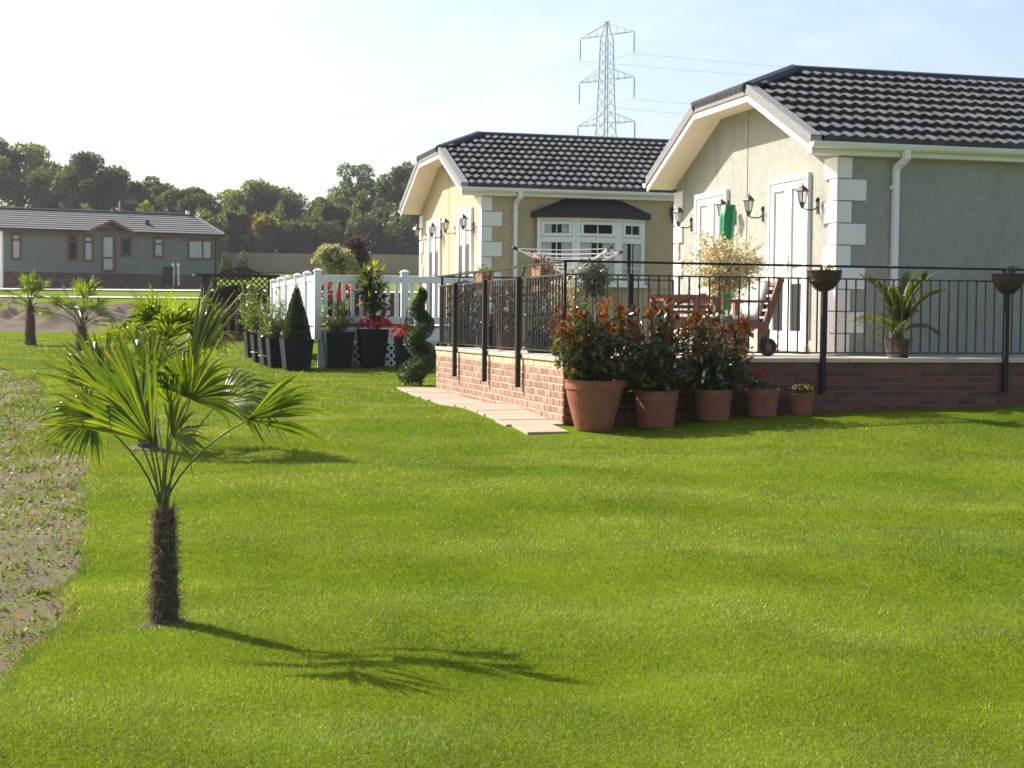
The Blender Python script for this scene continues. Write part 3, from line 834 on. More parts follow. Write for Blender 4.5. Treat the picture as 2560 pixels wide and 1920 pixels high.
def park_home(name, label, Xg, Yw, Wd, zf, ze, zr, Xend, wallm, ridge_x, Xtile, doors, lamps, lampgroup, ov=0.40, sh_in=None, qn=9, pipe_x=None):
    """gable wall in the plane Xg looking to -X, long wall in the plane Yw looking to -Y"""
    t = thing(name, label, 'house', (0, 0, 0))
    Ye, Ym = Yw - 0.13, Yw + Wd / 2            # eaves edge and ridge line
    Yb = Yw + Wd + 0.13
    sl = (zr - ze) / (Ym - Ye); ang = math.atan(sl)
    Xb = Xg - ov
    def zt(y):                                  # roof surface height at y on the near slope
        return ze + sl * (min(y, 2 * Ym - y) - Ye)
    ys = Ye + (Wd / 2 + 0.13) * 0.665           # shoulder of the half hip
    zs = zt(ys); yso = 2 * Ym - ys
    th = 0.13
    # walls
    wv = MB()
    top = lambda y: zt(y) - th
    prof = [(Xg, Yw, zf - 0.5), (Xg, Yw + Wd, zf - 0.5), (Xg, Yw + Wd, top(Yw + Wd)), (Xg, yso, zs - th), (Xg, ys, zs - th), (Xg, Yw, top(Yw))]
    wv.prism(prof, (0.06, 0, 0))
    wv.box(Xg + 0.06, Xend, Yw, Yw + 0.06, zf - 0.5, top(Yw) + 0.02)
    wv.box(Xg + 0.06, Xend, Yw + Wd - 0.06, Yw + Wd, zf - 0.5, top(Yw) + 0.02)
    wall = wv.build('wall', wallm, t)
    MB().box(Xg - 0.008, Xg, Ym - 0.012, Ym + 0.012, zf, zs - th).build('cover_strip', wallm, wall)
    MB().box(Xg - 0.02, Xg - 0.001, Yw - 0.02, Yw + Wd + 0.02, zf, zf + 0.16).build('plinth', wallm, wall)
    # roof deck
    r = MB()
    rf = [(Xb, Ye, ze), (Xend, Ye, ze), (Xend, Ym, zr), (ridge_x, Ym, zr), (Xb, ys, zs)]
    o = 0.03
    r.add([(x, y, z - o) for x, y, z in rf], [(0, 1, 2, 3, 4)])
    r.add([(x, 2 * Ym - y, z - o) for x, y, z in rf], [(4, 3, 2, 1, 0)])
    r.add([(Xb, ys, zs - o), (ridge_x, Ym, zr - o), (Xb, yso, zs - o)], [(0, 1, 2)])
    roof = r.build('roof', M['tile_edge'], t)
    # tiles on the near slope
    rows = int(round(((Ym - Ye) / math.cos(ang)) / TILE_L))
    L = (Ym - Ye) / math.cos(ang) / rows
    cnt = 0; far = MB()
    for k in range(rows):
        s0 = k * L; ymid = Ye + (s0 + 0.6 * L) * math.cos(ang)
        xs = Xb + 0.09
        if ymid > ys: xs = Xb + (ridge_x - Xb) * (ymid - ys) / (Ym - ys) + 0.06
        c0 = math.ceil((xs - Xb) / TILE_W)
        px = Xb + c0 * TILE_W
        while px < Xend - TILE_W:
            lc = (px, Ye + s0 * math.cos(ang), ze + s0 * math.sin(ang) - 0.02)
            if px < Xtile:
                put('roof_tile', TILE, t, lc, (ang + random.uniform(-0.02, 0.02), random.uniform(-0.03, 0.03), random.uniform(-0.012, 0.012))); cnt += 1
            else:
                ca, sa = math.cos(ang), math.sin(ang)
                vv = [(lc[0] + v.co.x, lc[1] + v.co.y * ca - v.co.z * sa, lc[2] + v.co.y * sa + v.co.z * ca) for v in TILE.vertices]
                far.add(vv, [tuple(p.vertices) for p in TILE.polygons])
            px += TILE_W
    if far.v: far.build('tile_field', M['tile'], t)['kind'] = 'stuff'
    print(name, 'tiles', cnt, 'rows', rows)
    # half-hip tiles: scalloped edge over the front fascia
    hl = math.hypot(ridge_x - Xb, zr - zs); ha = math.atan2(zr - zs, ridge_x - Xb)
    n = int((yso - ys) / TILE_W)
    for i in range(n):
        y1 = yso - 0.02 - i * (yso - ys - 0.04) / n
        o_ = put('hip_tile', TILE, t, (Xb - 0.02, y1, zs - 0.035), (0, 0, 0), (1, 1, 1))
        o_.rotation_euler = Matrix(((0, math.cos(ha), -math.sin(ha)), (-1, 0, 0), (0, math.sin(ha), math.cos(ha)))).to_euler()
    # ridge and hip caps
    def cap(a, b, nm):
        MB().tube([a, b], 0.085, 8).build(nm, M['tile_edge'], t)
    cap((ridge_x - 0.03, Ym, zr - 0.02), (Xend, Ym, zr - 0.02), 'ridge_cap')
    cap((Xb, ys, zs - 0.005), (ridge_x, Ym, zr - 0.01), 'hip_cap')
    cap((Xb, yso, zs - 0.005), (ridge_x, Ym, zr - 0.01), 'hip_cap')
    # verge (grey) and barge boards (white), fascia across the half hip, soffit
    for sgn, (ya, yb_) in ((1, (Ye - 0.02, ys)), (-1, (Yb + 0.02, yso))):
        za, zb = zt(Ye) - 0.0, zs
        v = MB(); v.prism([(Xb - 0.02, ya, za - 0.085), (Xb - 0.02, yb_, zb - 0.085), (Xb - 0.02, yb_, zb + 0.045), (Xb - 0.02, ya, za + 0.045)], (0.13, 0, 0))
        v.build('verge', M['verge'], t)
        b = MB(); b.prism([(Xb - 0.004, ya + sgn * 0.01, za - 0.165), (Xb - 0.004, yb_, zb - 0.165), (Xb - 0.004, yb_, zb - 0.085), (Xb - 0.004, ya + sgn * 0.01, za - 0.085)], (0.03, 0, 0))
        b.build('barge_board', M['upvc'], t)
        s = MB(); e = -0.135
        s.add([(Xb + 0.024, ya + sgn * 0.03, za + e), (Xb + 0.024, yb_, zb + e), (Xg, yb_, zb + e), (Xg, ya + sgn * 0.03, za + e)], [(0, 1, 2, 3)])
        s.build('soffit', M['soffit'], t)
    f = MB(); f.bbox(Xb - 0.02, Xb + 0.10, ys, yso, zs - 0.085, zs + 0.01); f.build('verge', M['verge'], t)
    f = MB(); f.bbox(Xb - 0.004, Xb + 0.026, ys, yso, zs - 0.165, zs - 0.085); f.build('barge_board', M['upvc'], t)
    s = MB(); s.add([(Xb + 0.024, ys, zs - 0.135), (Xb + 0.024, yso, zs - 0.135), (Xg, yso, zs - 0.135), (Xg, ys, zs - 0.135)], [(0, 1, 2, 3)])
    s.build('soffit', M['soffit'], t)
    # boxed eaves, fascia and gutter on the long side
    e = MB(); e.box(Xb, Xend, Ye + 0.02, Yw, ze - 0.165, ze - 0.135); e.build('eaves_soffit', M['soffit'], t)
    e = MB(); e.box(Xb, Xend, Ye + 0.005, Ye + 0.02, ze - 0.165, ze - 0.03); e.build('fascia', M['upvc'], t)
    for yy, sg in ((Ye, -1), (Yb, 1)):
        gpts = [(yy + sg * (0.06 + 0.058 * math.cos(a)), ze - 0.045 + 0.062 * math.sin(a)) for a in np.linspace(math.pi, 2 * math.pi, 9)]
        g = MB(); v = []
        for (y_, z_) in gpts: v += [(Xb - 0.03, y_, z_), (Xend, y_, z_)]
        g.add(v, [(2 * i, 2 * i + 1, 2 * i + 3, 2 * i + 2) for i in range(8)])
        g.add([(Xb - 0.03, y_, z_) for y_, z_ in gpts], [tuple(range(9))])
        g.bar((Xb - 0.03, yy + sg * 0.118, ze - 0.043), (Xend, yy + sg * 0.118, ze - 0.043), 0.012)
        g.build('gutter', M['upvc'], t)
    if pipe_x:
        p = MB()
        p.bar((pipe_x + 0.05, Ye - 0.06, ze - 0.09), (pipe_x + 0.05, Ye - 0.06, ze - 0.20), 0.072)
        p.bar((pipe_x + 0.05, Ye - 0.06, ze - 0.19), (pipe_x, Yw - 0.05, ze - 0.29), 0.066)
        p.bar((pipe_x, Yw - 0.05, ze - 0.27), (pipe_x, Yw - 0.05, zf - 0.3), 0.065)
        for q in (0.5, 1.4): p.bar((pipe_x - 0.05, Yw - 0.02, ze - q), (pipe_x + 0.05, Yw - 0.02, ze - q), 0.04)
        p.build('downpipe', M['upvc'], t)
    # quoins at both corners of the gable, alternating
    qh = (ze - 0.17 - zf) / qn
    for i in range(qn):
        z0, z1 = zf + i * qh + 0.006, zf + (i + 1) * qh - 0.006
        big = (i % 2 == 1) if qn % 2 else (i % 2 == 0)
        ly, lx = (0.17, 0.34) if big else (0.30, 0.16)
        q = MB(); q.add([], [])
        q.bbox(Xg - 0.028, Xg + 0.0, Yw - 0.028, Yw + ly, z0, z1, 0.006); q.build('quoin', M['quoin'], t)
        q = MB(); q.bbox(Xg + 0.001, Xg + lx, Yw - 0.028, Yw - 0.0, z0, z1, 0.006); q.build('quoin', M['quoin'], t)
        q = MB(); q.bbox(Xg - 0.028, Xg + 0.0, Yw + Wd - (0.30 if not big else 0.17), Yw + Wd + 0.02, z0, z1, 0.006); q.build('quoin', M['quoin'], t)
    for (a, b, z0, z1, cu) in doors: french_door(t, Xg, a, b, z0, z1, cu)
    for (loc, lab) in lamps: lamp(loc, lab, lampgroup)
    return t, zt
# ---- near house (sage) and far house (cream)
XN, YN, WN_ = 7.93, 15.60, 5.05
def onXN(px, py): return onp(px, py, 0, XN)
d2a, d2b = onXN(2030, 424), onXN(1927.7, 444)
d1a, d1b = onXN(1824, 467), onXN(1744, 484)
ll = []
for (px, py), lb in zip(((1729, 561), (1838.7, 543.6), (1908, 535), (2045, 514)),
        ('black wall lantern at the far corner of the sage house gable', 'black wall lantern half hidden by the green parasol', 'black wall lantern in the middle of the sage gable wall', 'black wall lantern nearest the white quoins of the sage house')):
    p = onXN(px, py); ll.append(((XN, float(p[1]), float(p[2]) + 0.0), lb))
park_home('park_home', 'sage rendered single storey house with slate roof behind the front railing', XN, YN, WN_, 0.89, 3.30, 4.52, 14.2, M['wall_sage'], 8.55, 11.55,
          [(d2a[1], d2b[1], 0.95, 3.02, (0.34, 1)), (d1a[1], d1b[1], 0.95, 3.02, (0.30, 1))], ll, 'wall lanterns on the sage house', pipe_x=8.62)
XF, YF, WF_ = 6.21, 25.40, 5.36
def onXF(px, py): return onp(px, py, 0, XF)
e2a, e2b = onXF(1184.4, 514.8), onXF(1146, 530)
e1a, e1b = onXF(1105, 540), onXF(1072.8, 553.9)
ll = []
for (px, py), lb in zip(((1066, 594.6), (1105, 588), (1139.5, 578.3), (1185.7, 569.5)),
        ('black wall lantern at the far corner of the cream house gable', 'black wall lantern beside the far glazed door of the cream house', 'black wall lantern beside the near glazed door of the cream house', 'black wall lantern nearest the white quoins of the cream house')):
    p = onXF(px, py); ll.append(((XF, float(p[1]), float(p[2])), lb))
fh, zt = park_home('park_home', 'cream rendered single storey house with slate roof behind the white fence', XF, YF, WF_, 1.05, 3.56, 4.77, 15.0, M['wall_cream'], 6.78, 10.75,
          [(e2a[1], e2b[1], 1.08, 3.25, (0.75, 1)), (e1a[1], e1b[1], 1.08, 3.23, (0.75, 1))], ll, 'wall lanterns on the cream house', pipe_x=6.78)
# bow window with canopy on the cream house
wn = empty('bay_window'); wn.parent = fh
def onYF(px, py): return onp(px, py, 1, YF)
xa, xb = onYF(1338, 560)[0], onYF(1607, 560)[0]
z1, z0 = onYF(1338, 541)[2], onYF(1606, 713)[2]
cut = [xa, onYF(1428, 560)[0], onYF(1534, 560)[0], xb]
depth = [0.03, 0.22, 0.22, 0.03]
for i in range(3):
    a = np.array([cut[i], YF - depth[i] - 0.09, 0]); b = np.array([cut[i + 1], YF - depth[i + 1] - 0.09, 0])
    u_ = (b - a); Lw = np.linalg.norm(u_); ang = math.atan2(u_[1], u_[0])
    def lb(name, mb, mt):
        return mb.build(name, mt, wn, a, (0, 0, ang))
    fr = MB(); w_ = 0.075; zt_ = z1 - 0.02; zm = z1 - 0.40
    fr.bbox(0, w_, 0, 0.07, z0, zt_); fr.bbox(Lw - w_, Lw, 0, 0.07, z0, zt_); fr.bbox(w_, Lw - w_, 0, 0.07, zt_ - 0.06, zt_); fr.bbox(w_, Lw - w_, 0, 0.07, z0, z0 + 0.06); fr.bbox(w_, Lw - w_, 0, 0.07, zm - 0.05, zm + 0.05)
    lb('window_frame', fr, M['upvc'])
    sh = MB(); c = 0.055
    sh.bbox(w_ + 0.005, w_ + c, -0.018, 0.03, zm + 0.055, zt_ - 0.065); sh.bbox(Lw - w_ - c, Lw - w_ - 0.005, -0.018, 0.03, zm + 0.055, zt_ - 0.065)
    sh.bbox(w_ + c, Lw - w_ - c, -0.018, 0.03, zt_ - 0.065 - c, zt_ - 0.065); sh.bbox(w_ + c, Lw - w_ - c, -0.018, 0.03, zm + 0.055, zm + 0.055 + c)
    lb('top_light', sh, M['upvc'])
    gb = MB(); gb.box(Lw / 2 - 0.008, Lw / 2 + 0.008, 0.008, 0.016, z0 + 0.06, zt_ - 0.06); gb.box(w_, Lw - w_, 0.008, 0.016, (zm + z0) / 2 - 0.1, (zm + z0) / 2 - 0.085)
    lb('glazing_bar', gb, M['upvc'])
    g = MB(); g.add([(w_, 0.02, z0 + 0.05), (Lw - w_, 0.02, z0 + 0.05), (Lw - w_, 0.02, zt_ - 0.05), (w_, 0.02, zt_ - 0.05)], [(0, 1, 2, 3)]); lb('pane', g, M['glass'])
    cu = MB(); nn = 12; vs = []
    for s_ in ((w_, w_ + (Lw - 2 * w_) * 0.34), (Lw - w_ - (Lw - 2 * w_) * 0.34, Lw - w_)):
        vs = []
        for k in range(nn + 1):
            xx = s_[0] + (s_[1] - s_[0]) * k / nn
            vs += [(xx, 0.045 + 0.008 * (k % 2), z0 + 0.06), (xx, 0.045 + 0.008 * (k % 2), zm - 0.04 if i else zt_ - 0.1)]
        cu.add(vs, [(2 * k, 2 * k + 2, 2 * k + 3, 2 * k + 1) for k in range(nn)])
    lb('curtain_sky_reflection', cu, M['curtain_sky_reflection'])
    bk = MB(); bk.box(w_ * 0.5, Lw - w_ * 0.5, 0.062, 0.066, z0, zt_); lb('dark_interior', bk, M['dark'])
sl_ = MB(); sl_.prism([(xa - 0.05, YF - 0.01, z0 - 0.05), (xa - 0.05, YF - 0.14, z0 - 0.05), (cut[1], YF - 0.36, z0 - 0.05), (cut[2], YF - 0.36, z0 - 0.05), (xb + 0.05, YF - 0.14, z0 - 0.05), (xb + 0.05, YF - 0.01, z0 - 0.05)], (0, 0, 0.048))
sl_.build('sill', M['upvc'], wn)
zc, zp = z1 - 0.018, onYF(1410, 500)[2] + 0.02
ca, cb = xa - 0.08, xb + 0.08
cn = MB()
lo = [(ca, YF - 0.005, zc), (ca, YF - 0.20, zc), (cut[1], YF - 0.43, zc), (cut[2], YF - 0.43, zc), (cb, YF - 0.20, zc), (cb, YF - 0.005, zc)]
mid = [(p[0], p[1], zc + 0.09) for p in lo]
hi = [(cut[1] - 0.12, YF - 0.004, zp), (cut[1] - 0.12, YF - 0.01, zp), (cut[1] + 0.02, YF - 0.02, zp), (cut[2] - 0.02, YF - 0.02, zp), (cut[2] + 0.12, YF - 0.01, zp), (cut[2] + 0.12, YF - 0.004, zp)]
cn.add(lo + mid + hi, [tuple(range(6))] + [(i, i + 1, i + 7, i + 6) for i in range(5)] + [(6 + i, 7 + i, 13 + i, 12 + i) for i in range(5)])
cn.build('canopy', mat('brown_canopy', (0.030, 0.020, 0.018), 0.7, 0.2, 10), wn)
# dark box lamp on the shaded wall of the cream house
p = onYF(1686, 540)
t = thing('wall_light', 'small dark box light on the shaded wall of the cream house beside the sage gable', 'lamp', (p[0], YF, p[2]))
b = MB(); b.bbox(-0.06, 0.06, -0.012, 0, -0.09, 0.09); b.build('back_plate', M['black_metal'], t)
b = MB(); b.bbox(-0.09, 0.09, -0.11, -0.012, -0.02, 0.16, 0.015); b.build('lamp_head', M['black_metal'], t)
b = MB(); b.bbox(-0.05, 0.05, -0.09, -0.012, -0.13, -0.05, 0.01); b.build('sensor', M['black_metal'], t)

# ================================================================== GREY HOUSE ON THE HILL
UX = unit(R0 * math.sin(rad(66)) + np.array([math.sin(YAW), math.cos(YAW), 0]) * math.cos(rad(66)))
UN = np.array([UX[1], -UX[0], 0.0])                 # towards the camera
gp = at(545, 690, 87.3); gp[2] = 0
def onG(px, py):
    r = ray(px, py); tt = ((gp - CAM) @ UN) / (r @ UN); q = CAM + r * tt
    return float((q - gp) @ UX), float(q[2])
gh = thing('grey_chalet', 'grey clad bungalow with orange timber window frames on the slope at left', 'house', (gp[0], gp[1], 0), math.atan2(UX[1], UX[0]))
# local frame: +X along the wall to the right, -Y towards the camera
z_eave = onG(280, 580)[1]; z_base = onG(280, 684)[1]; z_low = onG(280, 716)[1] - 0.3
xl = onG(3, 600)[0]; z_ridge = onG(260, 539)[1] 
Wg = 6.0
wv = MB(); wv.box(xl, 0, 0, Wg, z_base, z_eave + 0.05); wv.build('wall', M['grey_clad'], gh)
nb = 15
bm_ = MB().prism([(0, 0, 0), (0, -0.02, 0.0), (0, -0.004, (z_eave - z_base) / nb)], (-xl - 0.02, 0, 0)).mesh('cladding_board', M['grey_clad'])
for i in range(nb):
    put('cladding_board', bm_, gh, (xl + 0.01, -0.001, z_base + i * (z_eave - z_base) / nb))
wv = MB(); wv.box(xl + 0.05, -0.05, 0.05, Wg, z_low, z_base); wv.build('brick_plinth', M['far_brick'], gh)
MB().box(xl - 0.03, xl + 0.10, -0.04, 0.1, z_low, z_eave).build('corner_post', M['upvc'], gh)
rr = MB(); eo = 0.35; zr2 = z_ridge + 0.35
rr.add([(xl - 0.3, -eo, z_eave), (0.3, -eo, z_eave), (-0.75, Wg / 2, zr2), (xl - 0.3, Wg / 2, zr2), (0.3, Wg + eo, z_eave), (xl - 0.3, Wg + eo, z_eave)], [(0, 1, 2, 3), (1, 4, 2), (4, 5, 3, 2)])
rr.build('roof', M['grey_tile'], gh)
nr = 9
for k in range(nr):
    t0, t1 = k / nr, (k + 1) / nr
    ya, yb = -eo + (Wg / 2 + eo) * t0, -eo + (Wg / 2 + eo) * t1
    za, zb = z_eave + (zr2 - z_eave) * t0, z_eave + (zr2 - z_eave) * t1
    xr = 0.3 - 1.05 * t0
    c = MB(); c.add([(xl - 0.3, ya, za + 0.01), (xr, ya, za + 0.01), (xr, ya, za + 0.06), (xl - 0.3, ya, za + 0.06), (xl - 0.3, yb, zb + 0.02), (xr - 1.05 / nr, yb, zb + 0.02)], [(0, 1, 2, 3), (3, 2, 5, 4)])
    c.build('tile_course', M['grey_tile'], gh)
MB().tube([(xl - 0.3, Wg / 2, zr2 + 0.02), (-0.75, Wg / 2, zr2 + 0.02)], 0.12, 8).build('ridge_cap', M['tile_edge'], gh)
MB().tube([(0.3, -eo, z_eave + 0.03), (-0.75, Wg / 2, zr2 + 0.02)], 0.09, 8).build('hip_cap', M['grey_tile'], gh)
for fa_, fb_ in ((xl - 0.3, onG(213, 579)[0] + 0.15), (onG(338, 588)[0] - 0.15, 0.3)): MB().box(fa_, fb_, -eo - 0.03, -eo, z_eave - 0.16, z_eave).build('fascia', M['red_frame'], gh)
for fa_, fb_ in ((xl - 0.3, onG(213, 579)[0] + 0.1), (onG(338, 588)[0] - 0.1, 0.3)): MB().tube([(fa_, -eo - 0.07, z_eave - 0.02), (fb_, -eo - 0.07, z_eave - 0.02)], 0.06, 6).build('gutter', M['black_metal'], gh)
MB().tube([(-0.15, -0.1, z_low), (-0.15, -0.1, z_eave - 0.1), (-0.12, -eo - 0.05, z_eave - 0.02)], 0.05, 6).build('downpipe', M['grey_rail'], gh)
# porch gable
g0, g1, ga = onG(213, 579), onG(338, 588), onG(276, 546)
gd = -eo - 0.12
za = ga[1] - 0.1
pg = MB(); pg.prism([(g0[0] + 0.25, -0.05, z_eave - 0.18), (g1[0] - 0.25, -0.05, z_eave - 0.18), (g1[0] - 0.25, -0.05, z_eave), (ga[0], -0.05, za - 0.25), (g0[0] + 0.25, -0.05, z_eave)], (0, 0.25, 0))
pg.build('porch_wall', M['grey_clad'], gh)
pr = MB(); back = 3.0
for s in (0, 1):
    e = (g0, g1)[s]
    pr.add([(e[0], gd, z_eave - 0.05), (ga[0], gd, za), (ga[0], back, za), (e[0], back - 2.5, z_eave - 0.05)], [(0, 1, 2, 3)] if s == 0 else [(3, 2, 1, 0)])
pr.build('porch_roof', M['grey_tile'], gh)
for s in (0, 1):
    e = (g0, g1)[s]
    MB().prism([(e[0], gd - 0.02, z_eave - 0.22), (ga[0], gd - 0.02, za - 0.18), (ga[0], gd - 0.02, za + 0.02), (e[0], gd - 0.02, z_eave - 0.03)], (0, 0.04, 0)).build('barge_board', M['red_frame'], gh)
def gwin(nm, x0p, x1p, y0p, y1p, split, curtain_sky_reflection=True, dy=0.0, lower=None):
    xa_, zb_ = onG(x0p * 0.2893, 300 + y0p * 0.2893); xb_, za_ = onG(x1p * 0.2893, 300 + y1p * 0.2893)
    wd = empty(nm, (0, dy, 0)); wd.parent = gh
    f = MB(); q = 0.11
    f.bbox(xa_, xa_ + q, -0.10, 0.02, za_, zb_); f.bbox(xb_ - q, xb_, -0.10, 0.02, za_, zb_); f.bbox(xa_ + q, xb_ - q, -0.10, 0.02, zb_ - q, zb_); f.bbox(xa_ + q, xb_ - q, -0.10, 0.02, za_, za_ + q)
    for kind, tt in split:
        if kind == 'h':
            zz = za_ + (zb_ - za_) * tt; f.bbox(xa_ + q, xb_ - q, -0.10, 0.02, zz - 0.05, zz + 0.05)
        else:
            xx = xa_ + (xb_ - xa_) * tt; f.bbox(xx - 0.05, xx + 0.05, -0.098, 0.02, za_ + q, zb_ - q)
    f.build('window_frame', M['red_frame'], wd)
    MB().add([(xa_ + q, -0.065, za_ + q), (xb_ - q, -0.065, za_ + q), (xb_ - q, -0.065, zb_ - q), (xa_ + q, -0.065, zb_ - q)], [(0, 1, 2, 3)]).build('pane', M['glass'], wd)
    MB().box(xa_ + q * 0.7, xb_ - q * 0.7, -0.045, -0.04, za_ + q * 0.7, zb_ - q * 0.7).build('curtain_sky_reflection' if curtain_sky_reflection else 'dark_interior', M['curtain_sky_reflection'] if curtain_sky_reflection else M['dark'], wd)  # white sheet imitates sky reflected in the pane
    return wd
gwin('window', 95, 185, 980, 1210, [('h', 0.76)]); gwin('window', 580, 672, 990, 1222, [('h', 0.78)], False); gwin('window', 720, 808, 1000, 1225, [('h', 0.76)])
gwin('window', 1040, 1135, 1010, 1180, [], False); gwin('window', 1325, 1415, 1015, 1190, [('h', 0.68)]); gwin('window', 1620, 1835, 1030, 1210, [('v', 0.6)])
dr = gwin('door', 875, 1008, 995, 1312, [('h', 0.38), ('v', 0.80)])
MB().tube([(ga[0] + 1.0, Wg / 2, zr2), (ga[0] + 1.0, Wg / 2, zr2 + 0.7)], 0.05, 6).build('flue', M['alu'], gh)
MB().bbox(onG(497, 540)[0] - 0.1, onG(497, 540)[0] + 0.1, Wg / 2 - 0.1, Wg / 2 + 0.1, zr2, zr2 + 0.3).build('roof_vent', M['upvc'], gh)
b = MB(); vx, vz = onG(376, 563)
b.bbox(vx - 0.12, vx + 0.12, 0.9, 1.3, vz - 0.1, vz + 0.32); b.build('roof_vent', M['tile_edge'], gh)
# bin and two pipes in front of the chalet, bollard, garden stone
p = at(417, 714, 83.0)
t = thing('wheeled_bin', 'dark wheeled bin standing against the plinth of the grey bungalow', 'bin', (p[0], p[1], p[2]), 0.1)
b = MB(); b.prism([(-0.25, -0.28, 0.05), (0.25, -0.28, 0.05), (0.25, 0.28, 0.05), (-0.25, 0.28, 0.05)], (0, 0, 0.9)); b.build('bin_body', M['rubber'], t)
b = MB(); b.bbox(-0.30, 0.30, -0.33, 0.33, 0.95, 1.04, 0.02); b.build('lid', M['rubber'], t)
for sx in (-0.26, 0.22): MB().tube([(sx, 0.28, 0.1), (sx + 0.05, 0.28, 0.1)], 0.1, 12).build('wheel', M['rubber'], t)
for i, (px, lab) in enumerate(((433, 'pale upright pipe next to the bin by the grey bungalow'), (446, 'pale upright pipe further from the bin by the grey bungalow'))):
    p = at(px, 714, 83.0)
    o = MB().tube([(0, 0, 0), (0, 0, 1.0), (0, 0.05, 1.12), (0, 0.15, 1.16)], 0.06, 8).build('vent_pipe', M['alu'], None, p); tag(o, lab, 'pipe', 'pipes by the grey bungalow')
p = gnd(210, 815)
t = thing('garden_bollard', 'dark round topped bollard behind the second palm on bare soil', 'bollard', (p[0], p[1], p[2]))
MB().lathe([(0.16, -0.05), (0.15, 0.06), (0.12, 0.08), (0.12, 0.62)], 14).build('bollard_post', M['rubber'], t)
MB().lathe([(0.14, 0.62), (0.14, 0.72), (0.09, 0.80), (0.02, 0.83)], 14).build('bollard_cap', M['rubber'], t)

# ================================================================== FAR FENCE
fa = unit(R0 * math.cos(rad(4)) + np.array([math.sin(YAW), math.cos(YAW), 0]) * math.sin(rad(4)))
f0 = at(548, 683, 148.0); f0[2] = 0
ztop = at(548, 632, 148.0)[2]
t = thing('timber_fence', 'long tan timber panel fence with grey posts below the dark trees', 'fence', f0, math.atan2(fa[1], fa[0]))
pm = MB().bbox(0.06, 1.77, -0.02, 0.02, -1.85, 0.0, 0.005).mesh('fence_panel', M['fence_wood'])
pom = MB().bbox(-0.06, 0.06, -0.06, 0.06, -2.3, 0.04, 0.01).mesh('post', M['fence_post'])
for i in range(-3, 14):
    put('fence_panel', pm, t, (i * 1.83, 0, ztop)); put('post', pom, t, (i * 1.83, 0, ztop))
cap_ = MB().bbox(0.06, 1.77, -0.04, 0.04, -0.04, 0.01, 0.004).mesh('capping', M['fence_wood'])
for i in range(-3, 14): put('capping', cap_, t, (i * 1.83, 0, ztop))
fp = MB()
fence_y = f0

# ================================================================== PYLON
pp = at(1514.5, 350, 300.0)
pb = np.array([pp[0], pp[1], gz(pp[0], pp[1]) - 0.5])
ztop = at(1519, 57, 300.0)[2]
rotp = math.atan2(F[1], F[0]) + rad(90) - rad(40)       # arm direction seen at an angle
t = thing('electricity_pylon', 'tall grey lattice electricity pylon behind the cream house roof', 'pylon', pb, rotp)
Hh = ztop - pb[2]
prof = [(0, 4.0), (Hh * 0.45, 1.9), (Hh * 0.54, 1.55), (Hh * 0.60, 1.38), (Hh * 0.78, 1.08), (Hh * 0.93, 0.92), (Hh, 0.12)]
def hw(z): return float(np.interp(z, [a for a, b in prof], [b for a, b in prof]))
for sx in (-1, 1):
    for sy in (-1, 1):
        MB().tube([(sx * hw(z), sy * hw(z), z) for z, _ in prof], 0.10, 5).build('tower_leg', M['steel'], t)
br = MB(); z = 0; 
while z < Hh * 0.92:
    h = max(1.9, hw(z) * 1.7); z2 = min(z + h, Hh * 0.93)
    a, b = hw(z), hw(z2)
    for q in range(4):
        c0, c1 = [(-1, -1), (1, -1), (1, 1), (-1, 1)][q], [(1, -1), (1, 1), (-1, 1), (-1, -1)][q]
        br.bar((c0[0] * a, c0[1] * a, z), (c1[0] * b, c1[1] * b, z2), 0.055); br.bar((c1[0] * a, c1[1] * a, z), (c0[0] * b, c0[1] * b, z2), 0.055)
    z = z2
br.build('lattice_bracing', M['steel'], t)
zarms = [at(1516, 310, 300.0)[2] - pb[2], at(1517, 201, 300.0)[2] - pb[2], at(1518, 90, 300.0)[2] - pb[2]]
span = 6.6
tips = []
for za, sp in zip(zarms, (span * 1.06, span * 1.02, span)):
    for s in (-1, 1):
        a = MB(); wz = hw(za)
        tip = (s * sp, 0, za)
        up = min(za + 2.2, Hh)
        for sy in (-1, 1):
            a.bar((s * wz, sy * wz, za), tip, 0.085); a.bar((s * hw(up), sy * hw(up), up), tip, 0.07)
        for k in (0.3, 0.6):
            xx = s * (wz + (sp - wz) * k)
            a.bar((xx, 0, za), (xx, 0, za + 2.2 * (1 - k) * 0.95), 0.07)
            a.bar((xx, wz * (1 - k), za), (xx, -wz * (1 - k), za), 0.07)
        a.build('cross_arm', M['steel'], t)
        MB().lathe([(0.05, 0)] + [(0.10 + 0.07 * (i % 2), -0.3 - 0.22 * i) for i in range(17)] + [(0.05, -4.2)], 6, tip).build('insulator', M['steel'], t)
        cr, sr = math.cos(rotp), math.sin(rotp)
        tips.append((np.array([pb[0] + tip[0] * cr - tip[1] * sr, pb[1] + tip[0] * sr + tip[1] * cr, pb[2] + za - 4.3]), s, za))
MB().bar((-0.9, 0, Hh), (0.9, 0, Hh), 0.12).add([], []).build('earth_peak', M['steel'], t)
gr = unit(np.array([math.cos(rotp + math.pi / 2), math.sin(rotp + math.pi / 2), 0]))
if gr @ R0 < 0: gr = -gr
right = unit(R0 + 0.10 * F); left = unit(-R0 * 0.82 + 0.57 * np.array([F[0], F[1], 0]) / np.linalg.norm(F[:2]))
names = ['lowest', 'lowest', 'middle', 'middle', 'topmost', 'topmost']
